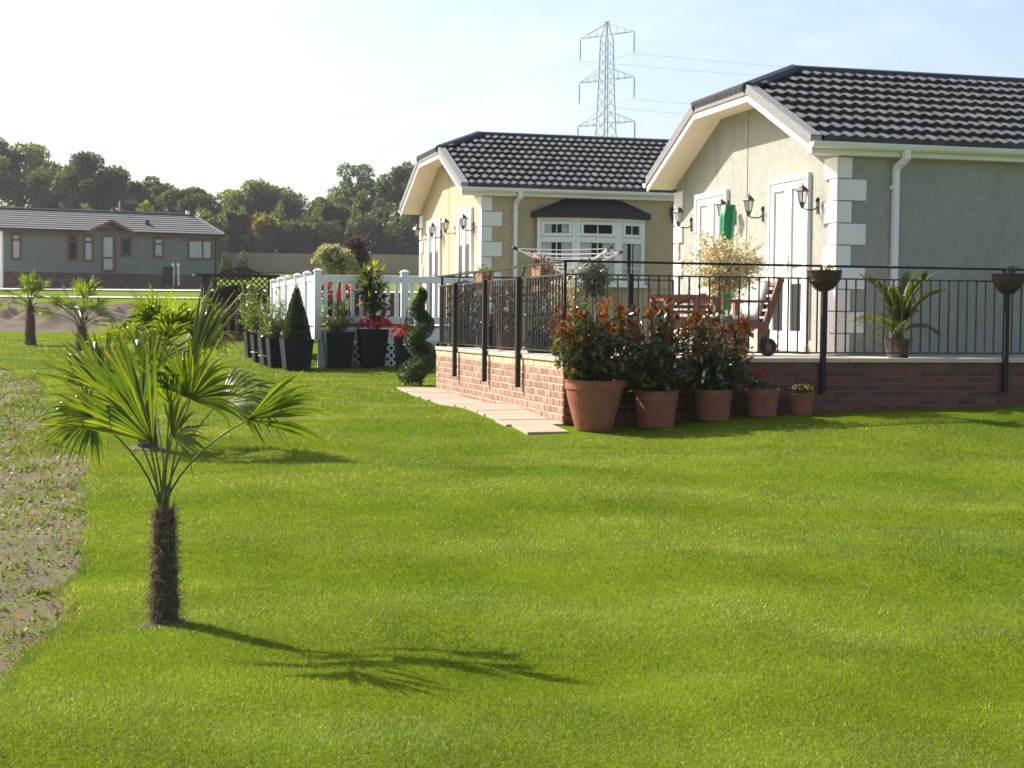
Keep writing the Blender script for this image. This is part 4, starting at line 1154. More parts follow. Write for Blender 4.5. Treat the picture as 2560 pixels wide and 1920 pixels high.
for (tp, s, za), nm in zip(tips, names):
    for dirv, L_, wd, sag in ((right, 240, 'right', 5.0), (left, 260, 'left', 7.0)):
        pts = []
        for i in range(25):
            q = i / 24
            p = tp + dirv * L_ * q; p = p + np.array([0, 0, -4 * sag * q * (1 - q) + (4.0 * q if wd == 'right' else -6 * q)])
            pts.append(p)
        o = MB().tube(pts, 0.022, 4).build('power_cable', M['steel'])
        side = 'near' if s * (1 if True else 1) > 0 else 'far'
        tag(o, f'thin power cable running {wd} from the {"right" if s > 0 else "left"} {nm} arm of the pylon', 'cable', 'power cables')

# ================================================================== WHITE FENCED DECK OF THE CREAM HOUSE
DX0, DX1, DY0, DY1, DZ = 3.38, 6.16, 25.42, 31.2, 1.15
g_ = gz(DX0, DY0)
dk = thing('raised_deck', 'raised white edged deck with lattice skirt beside the cream house', 'deck', (0, 0, 0))
MB().box(DX0 + 0.04, DX1, DY0 + 0.04, DY1, DZ - 0.04, DZ).build('deck_floor', M['decking'], dk)
MB().bbox(DX0, DX1, DY0, DY0 + 0.036, DZ - 0.27, DZ - 0.045).build('fascia', M['pvc'], dk)
MB().bbox(DX0 - 0.002, DX0 + 0.035, DY0 + 0.04, DY1, DZ - 0.27, DZ - 0.045).build('fascia', M['pvc'], dk)
MB().bbox(DX0, DX0 + 0.30, DY0 + 0.005, DY0 + 0.05, g_ - 0.05, DZ - 0.27).build('corner_board', M['pvc'], dk)
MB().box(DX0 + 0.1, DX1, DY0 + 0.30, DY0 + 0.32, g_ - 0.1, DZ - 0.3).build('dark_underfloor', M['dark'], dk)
lat = MB(); zb, zt_ = g_ - 0.02, DZ - 0.275
x = DX0 + 0.30; hgt = zt_ - zb; stp = 0.125
xx = x - hgt
while xx < DX1:
    for sgn, yo in ((1, 0.012), (-1, 0.026)):
        a, b = (xx, zb), (xx + hgt, zt_)
        if sgn < 0: a, b = (xx + hgt, zb), (xx, zt_)
        (ax_, az_), (bx_, bz_) = a, b
        lo_, hi_ = x, DX1 - 0.02
        pts = []
        for t0 in (0.0, 1.0):
            pts.append((ax_ + (bx_ - ax_) * t0, az_ + (bz_ - az_) * t0))
        def clip(p, q):
            (x0, z0), (x1, z1) = p, q
            if x0 > x1: (x0, z0), (x1, z1) = (x1, z1), (x0, z0)
            if x1 < lo_ or x0 > hi_: return None
            if x0 < lo_: z0 += (z1 - z0) * (lo_ - x0) / (x1 - x0); x0 = lo_
            if x1 > hi_: z1 = z0 + (z1 - z0) * (hi_ - x0) / (x1 - x0); x1 = hi_
            return (x0, z0), (x1, z1)
        c = clip(*pts)
        if c and abs(c[0][0] - c[1][0]) > 0.02:
            lat.bar((c[0][0], DY0 + yo, c[0][1]), (c[1][0], DY0 + yo, c[1][1]), 0.012, 0.034, (0, 0, 1))
    xx += stp
lat.build('lattice', M['pvc'], dk)
wf_ = thing('white_fence', 'white plastic picket fence with capped posts round the raised deck', 'fence', (0, 0, 0))
ztf = 2.045
def fpost(x_, y_, z0=DZ - 0.2, zz=ztf):
    p = empty('post'); p.parent = wf_
    MB().bbox(x_ - 0.058, x_ + 0.058, y_ - 0.058, y_ + 0.058, z0, zz, 0.006).build('post_shaft', M['pvc'], p)
    c = MB(); c.lathe([(0.102, 0), (0.102, 0.022), (0.075, 0.036), (0.04, 0.052), (0.005, 0.06)], 4, (x_, y_, zz), math.pi / 4); c.build('post_cap', M['pvc'], p)
xs_p = [onp(795, 700, 1, DY0)[0], onp(1012, 700, 1, DY0)[0]]
DPX = float(xs_p[0])
for x_ in xs_p + [DX1 - 0.06]: fpost(x_, DY0 + 0.02, DZ - 0.26)
yl = [float(onp(px, 700, 0, DPX)[1]) for px in (768, 744, 718, 702, 683)]
for y_ in yl: fpost(DPX, y_)
def rails(xa_, xb_):
    MB().bbox(xa_, xb_, DY0 - 0.002, DY0 + 0.042, ztf - 0.17, ztf - 0.05, 0.005).build('top_rail', M['pvc'], wf_)
    MB().bbox(xa_, xb_, DY0 - 0.002, DY0 + 0.042, DZ + 0.03, DZ + 0.15, 0.005).build('bottom_rail', M['pvc'], wf_)
    n = max(1, int(round((xb_ - xa_) / 0.145)))
    for i in range(n):
        c = xa_ + (i + 0.5) * (xb_ - xa_) / n
        put('picket', PK, wf_, (c, DY0 + 0.02, DZ + 0.15))
PK = MB().bbox(-0.032, 0.032, -0.012, 0.012, 0, ztf - 0.17 - DZ - 0.15, 0.003).mesh('picket', M['pvc'])
allx = xs_p + [DX1 - 0.06]
for a, b in zip(allx[:-1], allx[1:]): rails(a + 0.058, b - 0.058)
yy = [DY0 + 0.02] + yl
for a, b in zip(yy[:-1], yy[1:]):
    MB().bbox(DPX - 0.028, DPX + 0.028, a + 0.058, b - 0.058, ztf - 0.14, ztf - 0.05, 0.005).build('top_rail', M['pvc'], wf_)
    MB().bbox(DPX - 0.012, DPX + 0.012, a + 0.058, b - 0.058, DZ - 0.02, ztf - 0.14, 0.003).build('privacy_panel', M['pvc'], wf_)

# ================================================================== ARBOUR WITH GATE
ga_ = gnd(600, 852); A0 = np.array([ga_[0], ga_[1] + 0.0, ga_[2]])
xa, xb = float(onp(515, 800, 1, A0[1])[0]), float(onp(685, 800, 1, A0[1])[0])
zt2 = float(onp(600, 690, 1, A0[1])[2]); zc2 = float(onp(600, 673, 1, A0[1])[2]); zb2 = A0[2] - 0.05
ar = thing('garden_arbour', 'dark timber arbour with arched lattice top in front of the grey bungalow', 'arbour', (0, 0, 0))
Ya = A0[1] + 0.10
dep = 1.0
for x_ in (xa, xb):
    for y_ in (Ya, Ya + dep): MB().bbox(x_ - 0.05, x_ + 0.05, y_ - 0.05, y_ + 0.05, zb2, zt2, 0.006).build('post', M['wood_dark'], ar)
MB().bbox(xa - 0.28, xb + 0.15, Ya - 0.08, Ya + dep + 0.1, zt2, zt2 + 0.05, 0.006).build('roof_board', M['wood_dark'], ar)
for x_ in (xa, xb): MB().bbox(x_ - 0.012, x_ + 0.012, Ya + 0.055, Ya + dep - 0.055, zb2 + 0.4, zt2 - 0.3, 0.004).build('side_panel', M['wood_dark'], ar)
arch = MB(); n = 14; xm, hw_ = (xa + xb) / 2, (xb - xa) / 2
def archz(f_, z0, rise): return z0 + rise * math.cos(f_ * math.pi / 2) 
pts_u = [(xm + hw_ * 0.62 * f_, Ya, archz(f_, zt2 + 0.05, zc2 - zt2 - 0.02)) for f_ in np.linspace(-1, 1, n)]
pts_l = [(xm + (hw_ - 0.06) * f_, Ya, archz(f_, zt2 - 0.52, 0.28)) for f_ in np.linspace(-1, 1, n)]
for P_ in (pts_u, pts_l):
    for p, q in zip(P_[:-1], P_[1:]): arch.bar(p, q, 0.05, 0.05)
arch.build('arch_rail', M['wood_dark'], ar)
lt = MB(); sp = 0.105
def zlo(x_): 
    f_ = (x_ - xm) / (hw_ - 0.06); return archz(max(-1, min(1, f_)), zt2 - 0.52, 0.28)
def zhi(x_):
    f_ = (x_ - xm) / (hw_ * 0.62); return zt2 if abs(f_) >= 1 else archz(f_, zt2 + 0.05, zc2 - zt2 - 0.02)
for s in (-1, 1):
    c = -3.0
    while c < 3.0:
        prev = None
        for k in range(60):
            u_ = -0.6 + k * 0.02
            x_ = xm + c + s * u_; z_ = zt2 - 0.2 + u_
            inside = xa + 0.05 < x_ < xb - 0.05 and zlo(x_) < z_ < zhi(x_)
            if inside and prev is None: prev = (x_, z_)
            if (not inside or k == 59) and prev is not None:
                if abs(prev[0] - x_) > 0.03: lt.bar((prev[0], Ya + s * 0.008, prev[1]), (x_, Ya + s * 0.008, z_), 0.012, 0.032)
                prev = None
        c += sp * 1.414
lt.build('lattice', M['wood_dark'], ar)
xs_ = np.linspace(xa + 0.06, xb - 0.06, 17)
MB().prism([(float(q), Ya + dep, zb2 + 0.02) for q in (xs_[0], xs_[-1])] + [(float(q), Ya + dep, zlo(float(q)) + 0.03) for q in xs_[::-1]], (0, 0.03, 0)).build('back_panel', M['wood_dark'], ar)
gt = thing('picket_gate', 'low red brown timber picket gate in front of the dark arbour', 'gate', (0, 0, 0))
gx0, gx1 = xa + 0.10, float(onp(678, 800, 1, A0[1])[0]); gzt = float(onp(640, 764, 1, A0[1])[2]); Yg = A0[1] - 0.02
for zz in (zb2 + 0.13, gzt - 0.10): MB().bbox(gx0, gx1, Yg, Yg + 0.03, zz - 0.05, zz + 0.05, 0.004).build('rail', M['wood_gate'], gt)
n = int((gx1 - gx0) / 0.195)
for i in range(n + 1):
    c = gx0 + 0.04 + i * (gx1 - gx0 - 0.08) / n
    MB().bbox(c - 0.05, c + 0.05, Yg - 0.02, Yg - 0.001, zb2 + 0.03, gzt, 0.005).build('picket', M['wood_gate'], gt)
for x_ in (gx0 - 0.05, gx1 + 0.05): MB().bbox(x_ - 0.05, x_ + 0.05, Yg - 0.03, Yg + 0.07, zb2 - 0.1, gzt + 0.04, 0.006).build('gate_post', M['wood_gate'], gt)

# ================================================================== PALMS
def fan(hub, axis, nrm, spread, L, nseg, droop, rg, V, T, A):
    axis = unit(np.array(axis, float)); nrm = np.array(nrm, float); nrm = unit(nrm - axis * (nrm @ axis)); side = np.cross(nrm, axis)
    dth = 2 * spread / nseg
    for i in range(nseg):
        th = -spread + (i + 0.5) * dth + rg.normal(0, 0.032)
        dr = axis * math.cos(th) + side * math.sin(th)
        ln = L * (0.80 + 0.20 * math.cos(th * 0.9)) * rg.uniform(0.80, 1.08)
        if rg.random() < 0.08: continue
        sd = np.cross(nrm, dr)
        dp = droop * 0.42 * rg.uniform(0.4, 1.6); bend = rg.normal(0, 0.05)
        brk = rg.random() < 0.14
        st = [0.0, 0.18, 0.36, 0.52, 0.68, 0.84, 1.0]
        b = len(V)
        for t in st:
            p = hub + dr * ln * t + nrm * (0.05 * ln * math.sin(t * 2.4) + bend * ln * t * t)
            e = max(0, t - 0.42)
            p = p + np.array([0, 0, -1.0]) * ln * (dp * e * e * 1.6 + (1.1 * max(0, t - 0.66) if brk else 0))
            if brk: p = p - dr * ln * max(0, t - 0.66) * 0.7
            wmax = min(ln * t * math.tan(dth / 2) * 0.88 + 0.0015, 0.0092 * (L / 0.3))
            wd = wmax if t < 0.5 else 0.0092 * (L / 0.3) * min(1, (1.0 - t) * 1.7 + 0.10)
            wd = min(wd, wmax + 0.004)
            ridge = nrm * wd * 0.55
            V += [p - sd * wd, p + ridge, p + sd * wd]
            A += [t * rg.uniform(0.93, 1.05)] * 3
        for k in range(len(st) - 1):
            q = b + 3 * k
            T += [(q, q + 3, q + 4, q + 1), (q + 1, q + 4, q + 5, q + 2)]
def palm(name, label, base, h, r0, fronds, seed, nseg=28, group='fan palms along the lawn edge', lean=(0, 0), fib=900):
    rg = np.random.default_rng(seed)
    base = np.array(base, float)
    t = thing(name, label, 'palm', base, 0, group)
    # trunk: tapered, shaggy
    tp = MB(); ns = 26; rs = []; pts = []
    for i in range(ns + 1):
        f_ = i / ns
        pts.append((lean[0] * f_, lean[1] * f_, -0.06 + (h + 0.06) * f_))
        rs.append(r0 * (1.22 - 0.42 * f_ + (0.25 * (1 - f_) ** 6)) * (1 + 0.09 * ((i * 7) % 5 - 2) / 2 * 0.6))
    tp.tube(pts, rs, 14)
    for j, v in enumerate(tp.v):
        tp.v[j] = tuple(np.array(v) + rg.normal(0, r0 * 0.05, 3))
    trunk = tp.build('trunk', M['palm_trunk'], t)
    ring = MB(); ring.lathe([(r0 * 3.0, -0.03), (r0 * 2.4, 0.008), (r0 * 1.2, 0.018)], 22)
    for j, v in enumerate(ring.v): ring.v[j] = (v[0] * rg.uniform(0.8, 1.2), v[1] * rg.uniform(0.8, 1.2), v[2] + gz(base[0] + v[0], base[1] + v[1]) - gz(base[0], base[1]))
    ring.build('earth_ring', M['soil'], t)
    n = fib
    f_ = rg.uniform(0, 1.02, n); a = rg.uniform(0, 2 * math.pi, n)
    rr = r0 * (1.22 - 0.42 * f_)
    P = np.stack([lean[0] * f_ + rr * np.cos(a), lean[1] * f_ + rr * np.sin(a), h * f_], -1)
    D = np.stack([np.cos(a) * 0.22, np.sin(a) * 0.22, rg.uniform(-1.0, 1.3, n)], -1) + rg.normal(0, 0.42, (n, 3))
    put('trunk_fibre', leaf_mesh('trunk_fibre', P - unit(D) * 0.006, D, rdir(n, rg), np.where(rg.uniform(0, 1, n) < 0.25, rg.uniform(0.8, 1.6, n), rg.uniform(0.25, 0.8, n)) * r0, 0.055, M['fibre']), trunk)['kind'] = 'stuff'
    # old leaf-base stubs
    sb = MB()
    for i in range(46):
        f1 = rg.uniform(0.05, 1.0); a1 = rg.uniform(0, 6.28); r1 = r0 * (1.2 - 0.42 * f1)
        p = np.array([lean[0] * f1 + r1 * math.cos(a1) * 0.9, lean[1] * f1 + r1 * math.sin(a1) * 0.9, h * f1])
        sb.tube([p, p + np.array([math.cos(a1) * 0.35, math.sin(a1) * 0.35, 0.5]) * r0 * rg.uniform(0.2, 0.55)], [r0 * 0.2, r0 * 0.09], 5)
    sb.build('leaf_stub', M['palm_trunk'], trunk)['kind'] = 'stuff'
    crown = np.array([lean[0], lean[1], h])
    for (hub, ax, nm, sp, L, dr) in fronds:
        V = []; T = []; A = []
        hb = np.array(hub, float) - base
        fan(hb, ax, nm, sp, L, int(nseg * sp / 1.6) + 6, dr, rg, V, T, A)
        fo = put('frond', np_mesh('frond', np.array(V), np.array(T), M['palm'], {'tip': A}), t)
        s = crown + np.array([rg.normal(0, r0 * 0.25), rg.normal(0, r0 * 0.25), -0.04])
        mid = (s + hb) / 2; ext = np.linalg.norm(hb - s)
        c1 = s + np.array([(hb - s)[0] * 0.18, (hb - s)[1] * 0.18, (hb - s)[2] * 0.45 + 0.12 * ext])
        pts = [(1 - q) ** 2 * s + 2 * q * (1 - q) * c1 + q * q * hb for q in np.linspace(0, 1, 9)]
        MB().tube(pts, list(np.linspace(0.0068, 0.0036, 9) * (r0 / 0.055)), 6).build('petiole', M['petiole'], fo)
    return t
UPV = np.array([0, 0, 1.0]); FH = unit(np.array([F[0], F[1], 0])); RH = R0
def vec(r, u_, tw): return RH * r + UPV * u_ - FH * tw       # right, up, towards the viewer
b0 = gnd(411, 1557); dB = float((b0 - CAM) @ F)
def hubp(px, py, dd): return at(px, py, dB + dd)
FR = [
 (hubp(620, 1049, -0.08), vec(1.0, 0.30, 0.0), vec(-0.1, -0.25, 1.0), 0.62, 0.35, 0.7),
 (hubp(476, 925, 0.10), vec(0.44, 1.0, 0.0), vec(-0.4, 0.2, 0.9), 0.32, 0.41, 0.1),
 (hubp(476, 998, -0.02), vec(0.35, 0.95, 0.20), vec(-0.2, -0.15, 0.9), 1.5, 0.32, 0.9),
 (hubp(232, 1042, -0.18), vec(-0.85, -0.15, 0.25), vec(0.1, 0.3, 0.9), 1.75, 0.22, 0.9),
 (hubp(382, 1105, -0.30), vec(-0.62, 0.80, 0.10), vec(0.35, -0.1, 0.85), 0.72, 0.43, 0.3),
 (hubp(268, 985, 0.12), vec(-0.55, 0.85, -0.15), vec(0.2, 0.2, 0.9), 0.8, 0.34, 0.4),
 (hubp(372, 962, 0.25), vec(-0.05, 1.0, -0.2), vec(0.0, 0.3, 0.9), 0.65, 0.30, 0.2),
 (hubp(545, 1010, 0.12), vec(0.95, 0.40, -0.1), vec(-0.3, 0.7, 0.65), 1.05, 0.34, 1.9),
 (hubp(432, 1092, -0.25), vec(0.60, 0.55, 0.45), vec(-0.3, 0.2, 0.85), 1.2, 0.23, 0.9),
 (hubp(352, 1042, -0.05), vec(-0.45, 0.85, 0.0), vec(0.4, 0.1, 0.85), 1.0, 0.37, 0.3),
 (hubp(425, 1010, 0.02), vec(0.1, 0.95, 0.35), vec(0.0, -0.3, 0.9), 0.9, 0.21, 0.4),
]
hT = float((1557 - 1279) / FPX * dB) + 0.02
palm('fan_palm', 'large young fan palm with shaggy brown trunk nearest the camera on the lawn', (b0[0], b0[1], gz(b0[0], b0[1]) - 0.01), hT, 0.046, FR, 21, fib=5200)
def rand_fronds(base, h, n, reach, L, rg, up=(0.15, 1.2)):
    out = []
    c = np.array(base) + np.array([0, 0, h])
    for i in range(n):
        a = i * 2.399 + rg.uniform(-0.3, 0.3); el = rg.uniform(*up) if i > 2 else 1.35
        dv = np.array([math.cos(a) * math.cos(el), math.sin(a) * math.cos(el), math.sin(el)])
        hub = c + dv * reach * rg.uniform(0.8, 1.15)
        ax = dv + np.array([0, 0, -0.35 if el < 0.8 else 0.1]) + rg.normal(0, 0.15, 3)
        nm = np.array([-math.cos(a) * math.sin(el), -math.sin(a) * math.sin(el), math.cos(el)]) + rg.normal(0, 0.25, 3)
        out.append((hub, ax, nm, rg.uniform(1.0, 1.7), L * rg.uniform(0.85, 1.1), rg.uniform(0.4, 1.2)))
    return out
rg = np.random.default_rng(31)
pB = gnd(369, 1122); pB[2] = gz(pB[0], pB[1])
palm('fan_palm', 'bushy fan palm half hidden behind the nearest palm', pB, 0.60, 0.065, rand_fronds(pB + np.array([0.14, 0.05, 0.0]), 0.62, 22, 0.40, 0.40, rg, (0.0, 1.2)), 32, nseg=24)
pC = gnd(205, 880); pC[2] = gz(pC[0], pC[1])
palm('fan_palm', 'sparse fan palm with glinting leaves, second from the left edge', pC, 0.50, 0.11, rand_fronds(pC, 0.55, 18, 0.62, 0.52, rg, (0.1, 1.2)), 33, nseg=18)
pD = gnd(76, 864); pD[2] = gz(pD[0], pD[1])
palm('fan_palm', 'farthest fan palm with tall bare trunk at the left edge', pD, 0.90, 0.10, rand_fronds(pD, 0.93, 17, 0.40, 0.44, rg, (-0.2, 1.2)), 34, nseg=18)

# ================================================================== LEAFY PLANTS
M['photinia'] = leafmat('photinia_leaf', [(0, (0.018, 0.042, 0.010)), (0.50, (0.045, 0.085, 0.014)), (0.78, (0.11, 0.13, 0.018)), (0.92, (0.20, 0.09, 0.014)), (1, (0.28, 0.05, 0.012))], 0.30, 0.20, 1.0, (1.7, 1.5, 0.5))
M['red_leaf'] = leafmat('red_young_leaf', [(0, (0.07, 0.02, 0.008)), (0.4, (0.20, 0.03, 0.012)), (0.75, (0.24, 0.075, 0.014)), (1, (0.15, 0.12, 0.015))], 0.36, 0.18, 0.6, (1.8, 1.1, 0.8))
M['topiary'] = leafmat('box_topiary_leaf', [(0, (0.018, 0.036, 0.010)), (0.7, (0.040, 0.070, 0.016)), (1, (0.075, 0.11, 0.025))], 0.25, 0.35, 0.5)
M['rose_leaf'] = leafmat('rose_leaf', [(0, (0.05, 0.085, 0.015)), (0.6, (0.11, 0.15, 0.025)), (1, (0.20, 0.19, 0.04))], 0.40, 0.25, 0.55)
M['gold_leaf'] = leafmat('golden_shrub_leaf', [(0, (0.05, 0.07, 0.015)), (0.5, (0.13, 0.14, 0.025)), (1, (0.26, 0.20, 0.04))], 0.42, 0.35, 0.4)
M['magnolia'] = leafmat('magnolia_leaf', [(0, (0.015, 0.03, 0.008)), (0.6, (0.04, 0.065, 0.012)), (1, (0.13, 0.13, 0.015))], 0.40, 0.15, 0.7, (2.4, 2.1, 0.4))
M['olive'] = leafmat('olive_leaf', [(0, (0.04, 0.055, 0.03)), (0.7, (0.075, 0.095, 0.06)), (1, (0.14, 0.17, 0.12))], 0.25, 0.3, 0.5, (1.2, 1.3, 0.8))
M['varieg'] = leafmat('cream_variegated_leaf', [(0, (0.42, 0.38, 0.18)), (0.5, (0.66, 0.58, 0.36)), (1, (0.78, 0.72, 0.55))], 0.40, 0.45, 0.3, (1.1, 1.0, 0.75))
M['red_petal'] = leafmat('red_petal', [(0, (0.45, 0.012, 0.012)), (1, (0.70, 0.045, 0.03))], 0.35, 0.5, 0.3, (1.4, 0.9, 0.9))
M['pink_petal'] = leafmat('pink_petal', [(0, (0.42, 0.05, 0.12)), (0.6, (0.60, 0.14, 0.25)), (1, (0.45, 0.03, 0.05))], 0.35, 0.5, 0.3, (1.3, 1.0, 1.0))
M['yellow_petal'] = leafmat('yellow_petal', [(0, (0.65, 0.42, 0.01)), (1, (0.75, 0.55, 0.03))], 0.35, 0.5, 0.3, (1.2, 1.1, 0.8))
M['white_petal'] = leafmat('white_petal', [(0, (0.65, 0.66, 0.68)), (1, (0.75, 0.75, 0.76))], 0.3, 0.5, 0.3, (1, 1, 1))
M['orange_petal'] = leafmat('orange_petal', [(0, (0.65, 0.13, 0.03)), (1, (0.75, 0.25, 0.08))], 0.35, 0.5, 0.3, (1.2, 1.0, 0.8))
M['purple_leaf'] = leafmat('purple_shrub_leaf', [(0, (0.07, 0.03, 0.035)), (1, (0.17, 0.10, 0.10))], 0.3, 0.5, 0.3, (1.2, 1.0, 1.0))
M['pampas'] = leafmat('pale_shrub_leaf', [(0, (0.28, 0.27, 0.13)), (1, (0.52, 0.49, 0.29))], 0.35, 0.6, 0.2, (1.2, 1.2, 0.8))
M['bronze_leaf'] = leafmat('bronze_leaf', [(0, (0.07, 0.022, 0.012)), (0.6, (0.17, 0.05, 0.02)), (1, (0.28, 0.10, 0.03))], 0.35, 0.3, 0.5, (1.6, 1.2, 0.8))
M['cycad'] = leafmat('cycad_leaf', [(0, (0.05, 0.085, 0.015)), (0.7, (0.10, 0.13, 0.02)), (1, (0.20, 0.18, 0.02))], 0.40, 0.35, 0.5, (1.9, 1.8, 0.6))

def shoots(parent, root, cen, radii, nsh, nlf, size, aspect, mt, rg, tipmat=None, ntip=5, stemr=0.004, stemmat=None, tip_above=-9, lo=0.35, name='foliage', tipsize=1.0):
    """shoots grow from root to points filling an ellipsoid; leaves sit along their outer part"""
    root = np.array(root, float); cen = np.array(cen, float); radii = np.array(radii, float)
    st = MB(); P = []; D = []; TP = []; TD = []
    for i in range(nsh):
        v = rdir(1, rg)[0] * rg.uniform(0.25, 1) ** 0.45
        e = cen + v * radii
        r_ = root + np.array([rg.normal(0, 0.15) * radii[0], rg.normal(0, 0.15) * radii[1], 0])
        c = (r_ + e) / 2 + np.array([0, 0, 0.15 * np.linalg.norm(e - r_)])
        pts = [(1 - q) ** 2 * r_ + 2 * q * (1 - q) * c + q * q * e for q in np.linspace(0, 1, 6)]
        if stemr: st.tube(pts, list(np.linspace(stemr, stemr * 0.35, 6)), 4, False)
        for k in range(nlf):
            q = lo + (1 - lo) * (k + rg.uniform(0, 1)) / nlf
            p = (1 - q) ** 2 * r_ + 2 * q * (1 - q) * c + q * q * e
            tg = unit(2 * (1 - q) * (c - r_) + 2 * q * (e - c))
            dv = unit(tg * 0.5 + rdir(1, rg)[0]); P.append(p); D.append(dv)
        if tipmat is not None and e[2] > tip_above and rg.random() < 0.5:
            tg = unit(e - c)
            for k in range(ntip):
                TP.append(e - tg * 0.01 * k); TD.append(unit(tg * 0.9 + rdir(1, rg)[0] * 0.8))
    P = np.array(P); D = np.array(D); n = len(P)
    N = unit(np.array([0, 0, 1.0]) + rdir(n, rg) * 0.8)
    fo = put(name, leaf_mesh(name, P, D, N, size * rg.uniform(0.65, 1.15, n), aspect, mt), parent)
    fo['kind'] = 'stuff'
    if TP:
        TP = np.array(TP); TD = np.array(TD); n = len(TP)
        o = put('young_shoots', leaf_mesh('young_shoots', TP, TD, unit(np.array([0, 0, 1.0]) + rdir(n, rg)), size * tipsize * rg.uniform(0.6, 1.05, n), aspect * 0.9, tipmat), parent)
        o['kind'] = 'stuff'
    if stemr: st.build('stem', stemmat or M['bark'], parent)
    return fo
def flowers(parent, cen, radii, n, size, mt, rg, name='flowers', half=True, npet=7):
    cen = np.array(cen, float)
    v = rdir(n, rg)
    if half: v[:, 2] = np.abs(v[:, 2])
    c = cen + v * np.array(radii) * rg.uniform(0.8, 1.0, (n, 1))
    P = np.repeat(c, npet, 0); m_ = len(P)
    out = np.repeat(v, npet, 0)
    D = unit(np.cross(out, rdir(m_, rg)) + out * 0.45)
    o = put(name, leaf_mesh(name, P, D, out, size * rg.uniform(0.7, 1.1, m_), 0.85, mt, 0.1), parent)
    o['kind'] = 'stuff'
    return o
def shell(parent, name, P, Nn, size, aspect, mt, rg, spread=0.9):
    n = len(P)
    D = unit(Nn + rdir(n, rg) * spread)
    o = put(name, leaf_mesh(name, P, D, rdir(n, rg), size * rg.uniform(0.6, 1.2, n), aspect, mt), parent)
    o['kind'] = 'stuff'
    return o

# ---- terracotta pots before the front wall
def pot_profile(R, H, kind):
    if kind == 0: return [(R * 0.60, 0), (R * 0.62, 0.01), (R * 0.76, H * 0.30), (R * 0.90, H * 0.62), (R * 0.955, H * 0.80), (R * 0.965, H * 0.82), (R * 1.0, H * 0.835), (R * 1.0, H * 0.97), (R * 1.03, H * 0.985), (R * 1.03, H), (R * 0.95, H), (R * 0.93, H * 0.9)]
    return [(R * 0.76, 0), (R * 0.78, 0.01), (R * 0.90, H * 0.72), (R * 0.93, H * 0.74), (R * 0.95, H * 0.93), (R * 1.0, H * 0.94), (R * 1.0, H), (R * 0.92, H), (R * 0.9, H * 0.9)]
def pot(parent, R, H, kind, mt=None, n=32):
    MB().lathe(pot_profile(R, H, kind), n).build('pot', mt or M['terracotta'], parent, smooth=False)
    o = MB().lathe([(R * 0.9, H * 0.90), (R * 0.45, H * 0.915), (0.005, H * 0.92)], 20).build('soil', M['potting'], parent)
def potspot(pxc, pyb, Y): 
    p = onp(pxc, pyb, 1, Y); return np.array([p[0], Y, gz(p[0], Y)])
rg = np.random.default_rng(51)
specs = [(1484, 1071, 147, 121, 0, (1470, 850, 112, 108), 'largest terracotta pot with tall red tipped photinia at the terrace corner'),
         (1640, 1060, 116, 84, 1, (1630, 852, 122, 126), 'terracotta pot with tall red tipped photinia, second from the terrace corner'),
         (1782, 1050, 102, 76, 1, (1792, 868, 108, 110), 'terracotta pot with the reddest photinia, third from the terrace corner')]
for i, (cx, yb, wpx, hpx, kd, (sx, sy, srx, sry), lab) in enumerate(specs):
    Y = 13.93 + 0.06 * i; b = potspot(cx, yb, Y); d_ = float((b - CAM) @ F); k = d_ / FPX
    zr_ = at(cx, yb - hpx, d_)[2]
    t = thing('potted_photinia', lab, 'potted plant', b, 0, 'terracotta pots along the terrace wall')
    H = zr_ - b[2]; Rr = wpx / 2 * k
    pot(t, Rr, H, kd)
    c = at(sx, sy, d_) - b
    shoots(t, (0, 0, H * 0.9), c, (srx * k, min(srx * k, 0.33), sry * k), 165 if i < 2 else 130, 11, 0.094, 0.50, M['photinia'], rg, M['red_leaf'], 7 if i == 2 else 6, 0.006, M['bark'], c[2] + (0.02 if i < 2 else -0.12), 0.05)
    shoots(t, (0, 0, H * 0.9), (c[0] * 0.6, -0.02, H + 0.14), (srx * k * 0.95, 0.30, 0.20), 60, 9, 0.094, 0.50, M['photinia'], rg, None, 0, 0.005, M['bark'], lo=0.1)
# plant label in the third pot
b = potspot(1757, 955, 13.93)
t = thing('terracotta_pot', 'wide terracotta pot with a few red geraniums, fourth from the terrace corner', 'potted plant', potspot(1904, 1043, 14.05), 0, 'terracotta pots along the terrace wall')
k = 15.1 / FPX
pot(t, 46 * k, 70 * k, 1)
shoots(t, (0, 0, 0.24), (-0.02, 0, 0.34), (0.15, 0.13, 0.10), 24, 7, 0.045, 0.8, leafmat('grey_herb_leaf', [(0, (0.03, 0.05, 0.025)), (1, (0.08, 0.11, 0.07))], 0.25, 0.5, 0.3), rg, None, 0, 0.003)
flowers(t, (-0.03, 0.0, 0.40), (0.10, 0.08, 0.07), 9, 0.034, M['red_petal'], rg)
t = thing('terracotta_pot', 'small terracotta pot with yellow pansies, farthest from the terrace corner', 'potted plant', potspot(2001, 1041, 14.08), 0, 'terracotta pots along the terrace wall')
pot(t, 36 * k, 56 * k, 1)
shoots(t, (0, 0, 0.19), (0, 0, 0.25), (0.15, 0.13, 0.07), 24, 7, 0.035, 0.7, M['topiary'], rg, None, 0, 0.002)
flowers(t, (0, 0, 0.25), (0.13, 0.11, 0.06), 22, 0.022, M['yellow_petal'], rg)
# white plant tag
o = MB().prism([(-0.012, 0, 0), (0.012, 0, 0), (0.013, 0, 0.11), (0, 0, 0.125), (-0.013, 0, 0.11)], (0, 0.003, 0)).build('plant_tag', M['upvc'], None, (onp(1756, 955, 1, 13.90)[0], 13.90, float(onp(1756, 958, 1, 13.90)[2])), (0.15, 0.1, 0))
tag(o, 'white plastic plant tag stuck in the pot of the reddest photinia', 'plant tag')

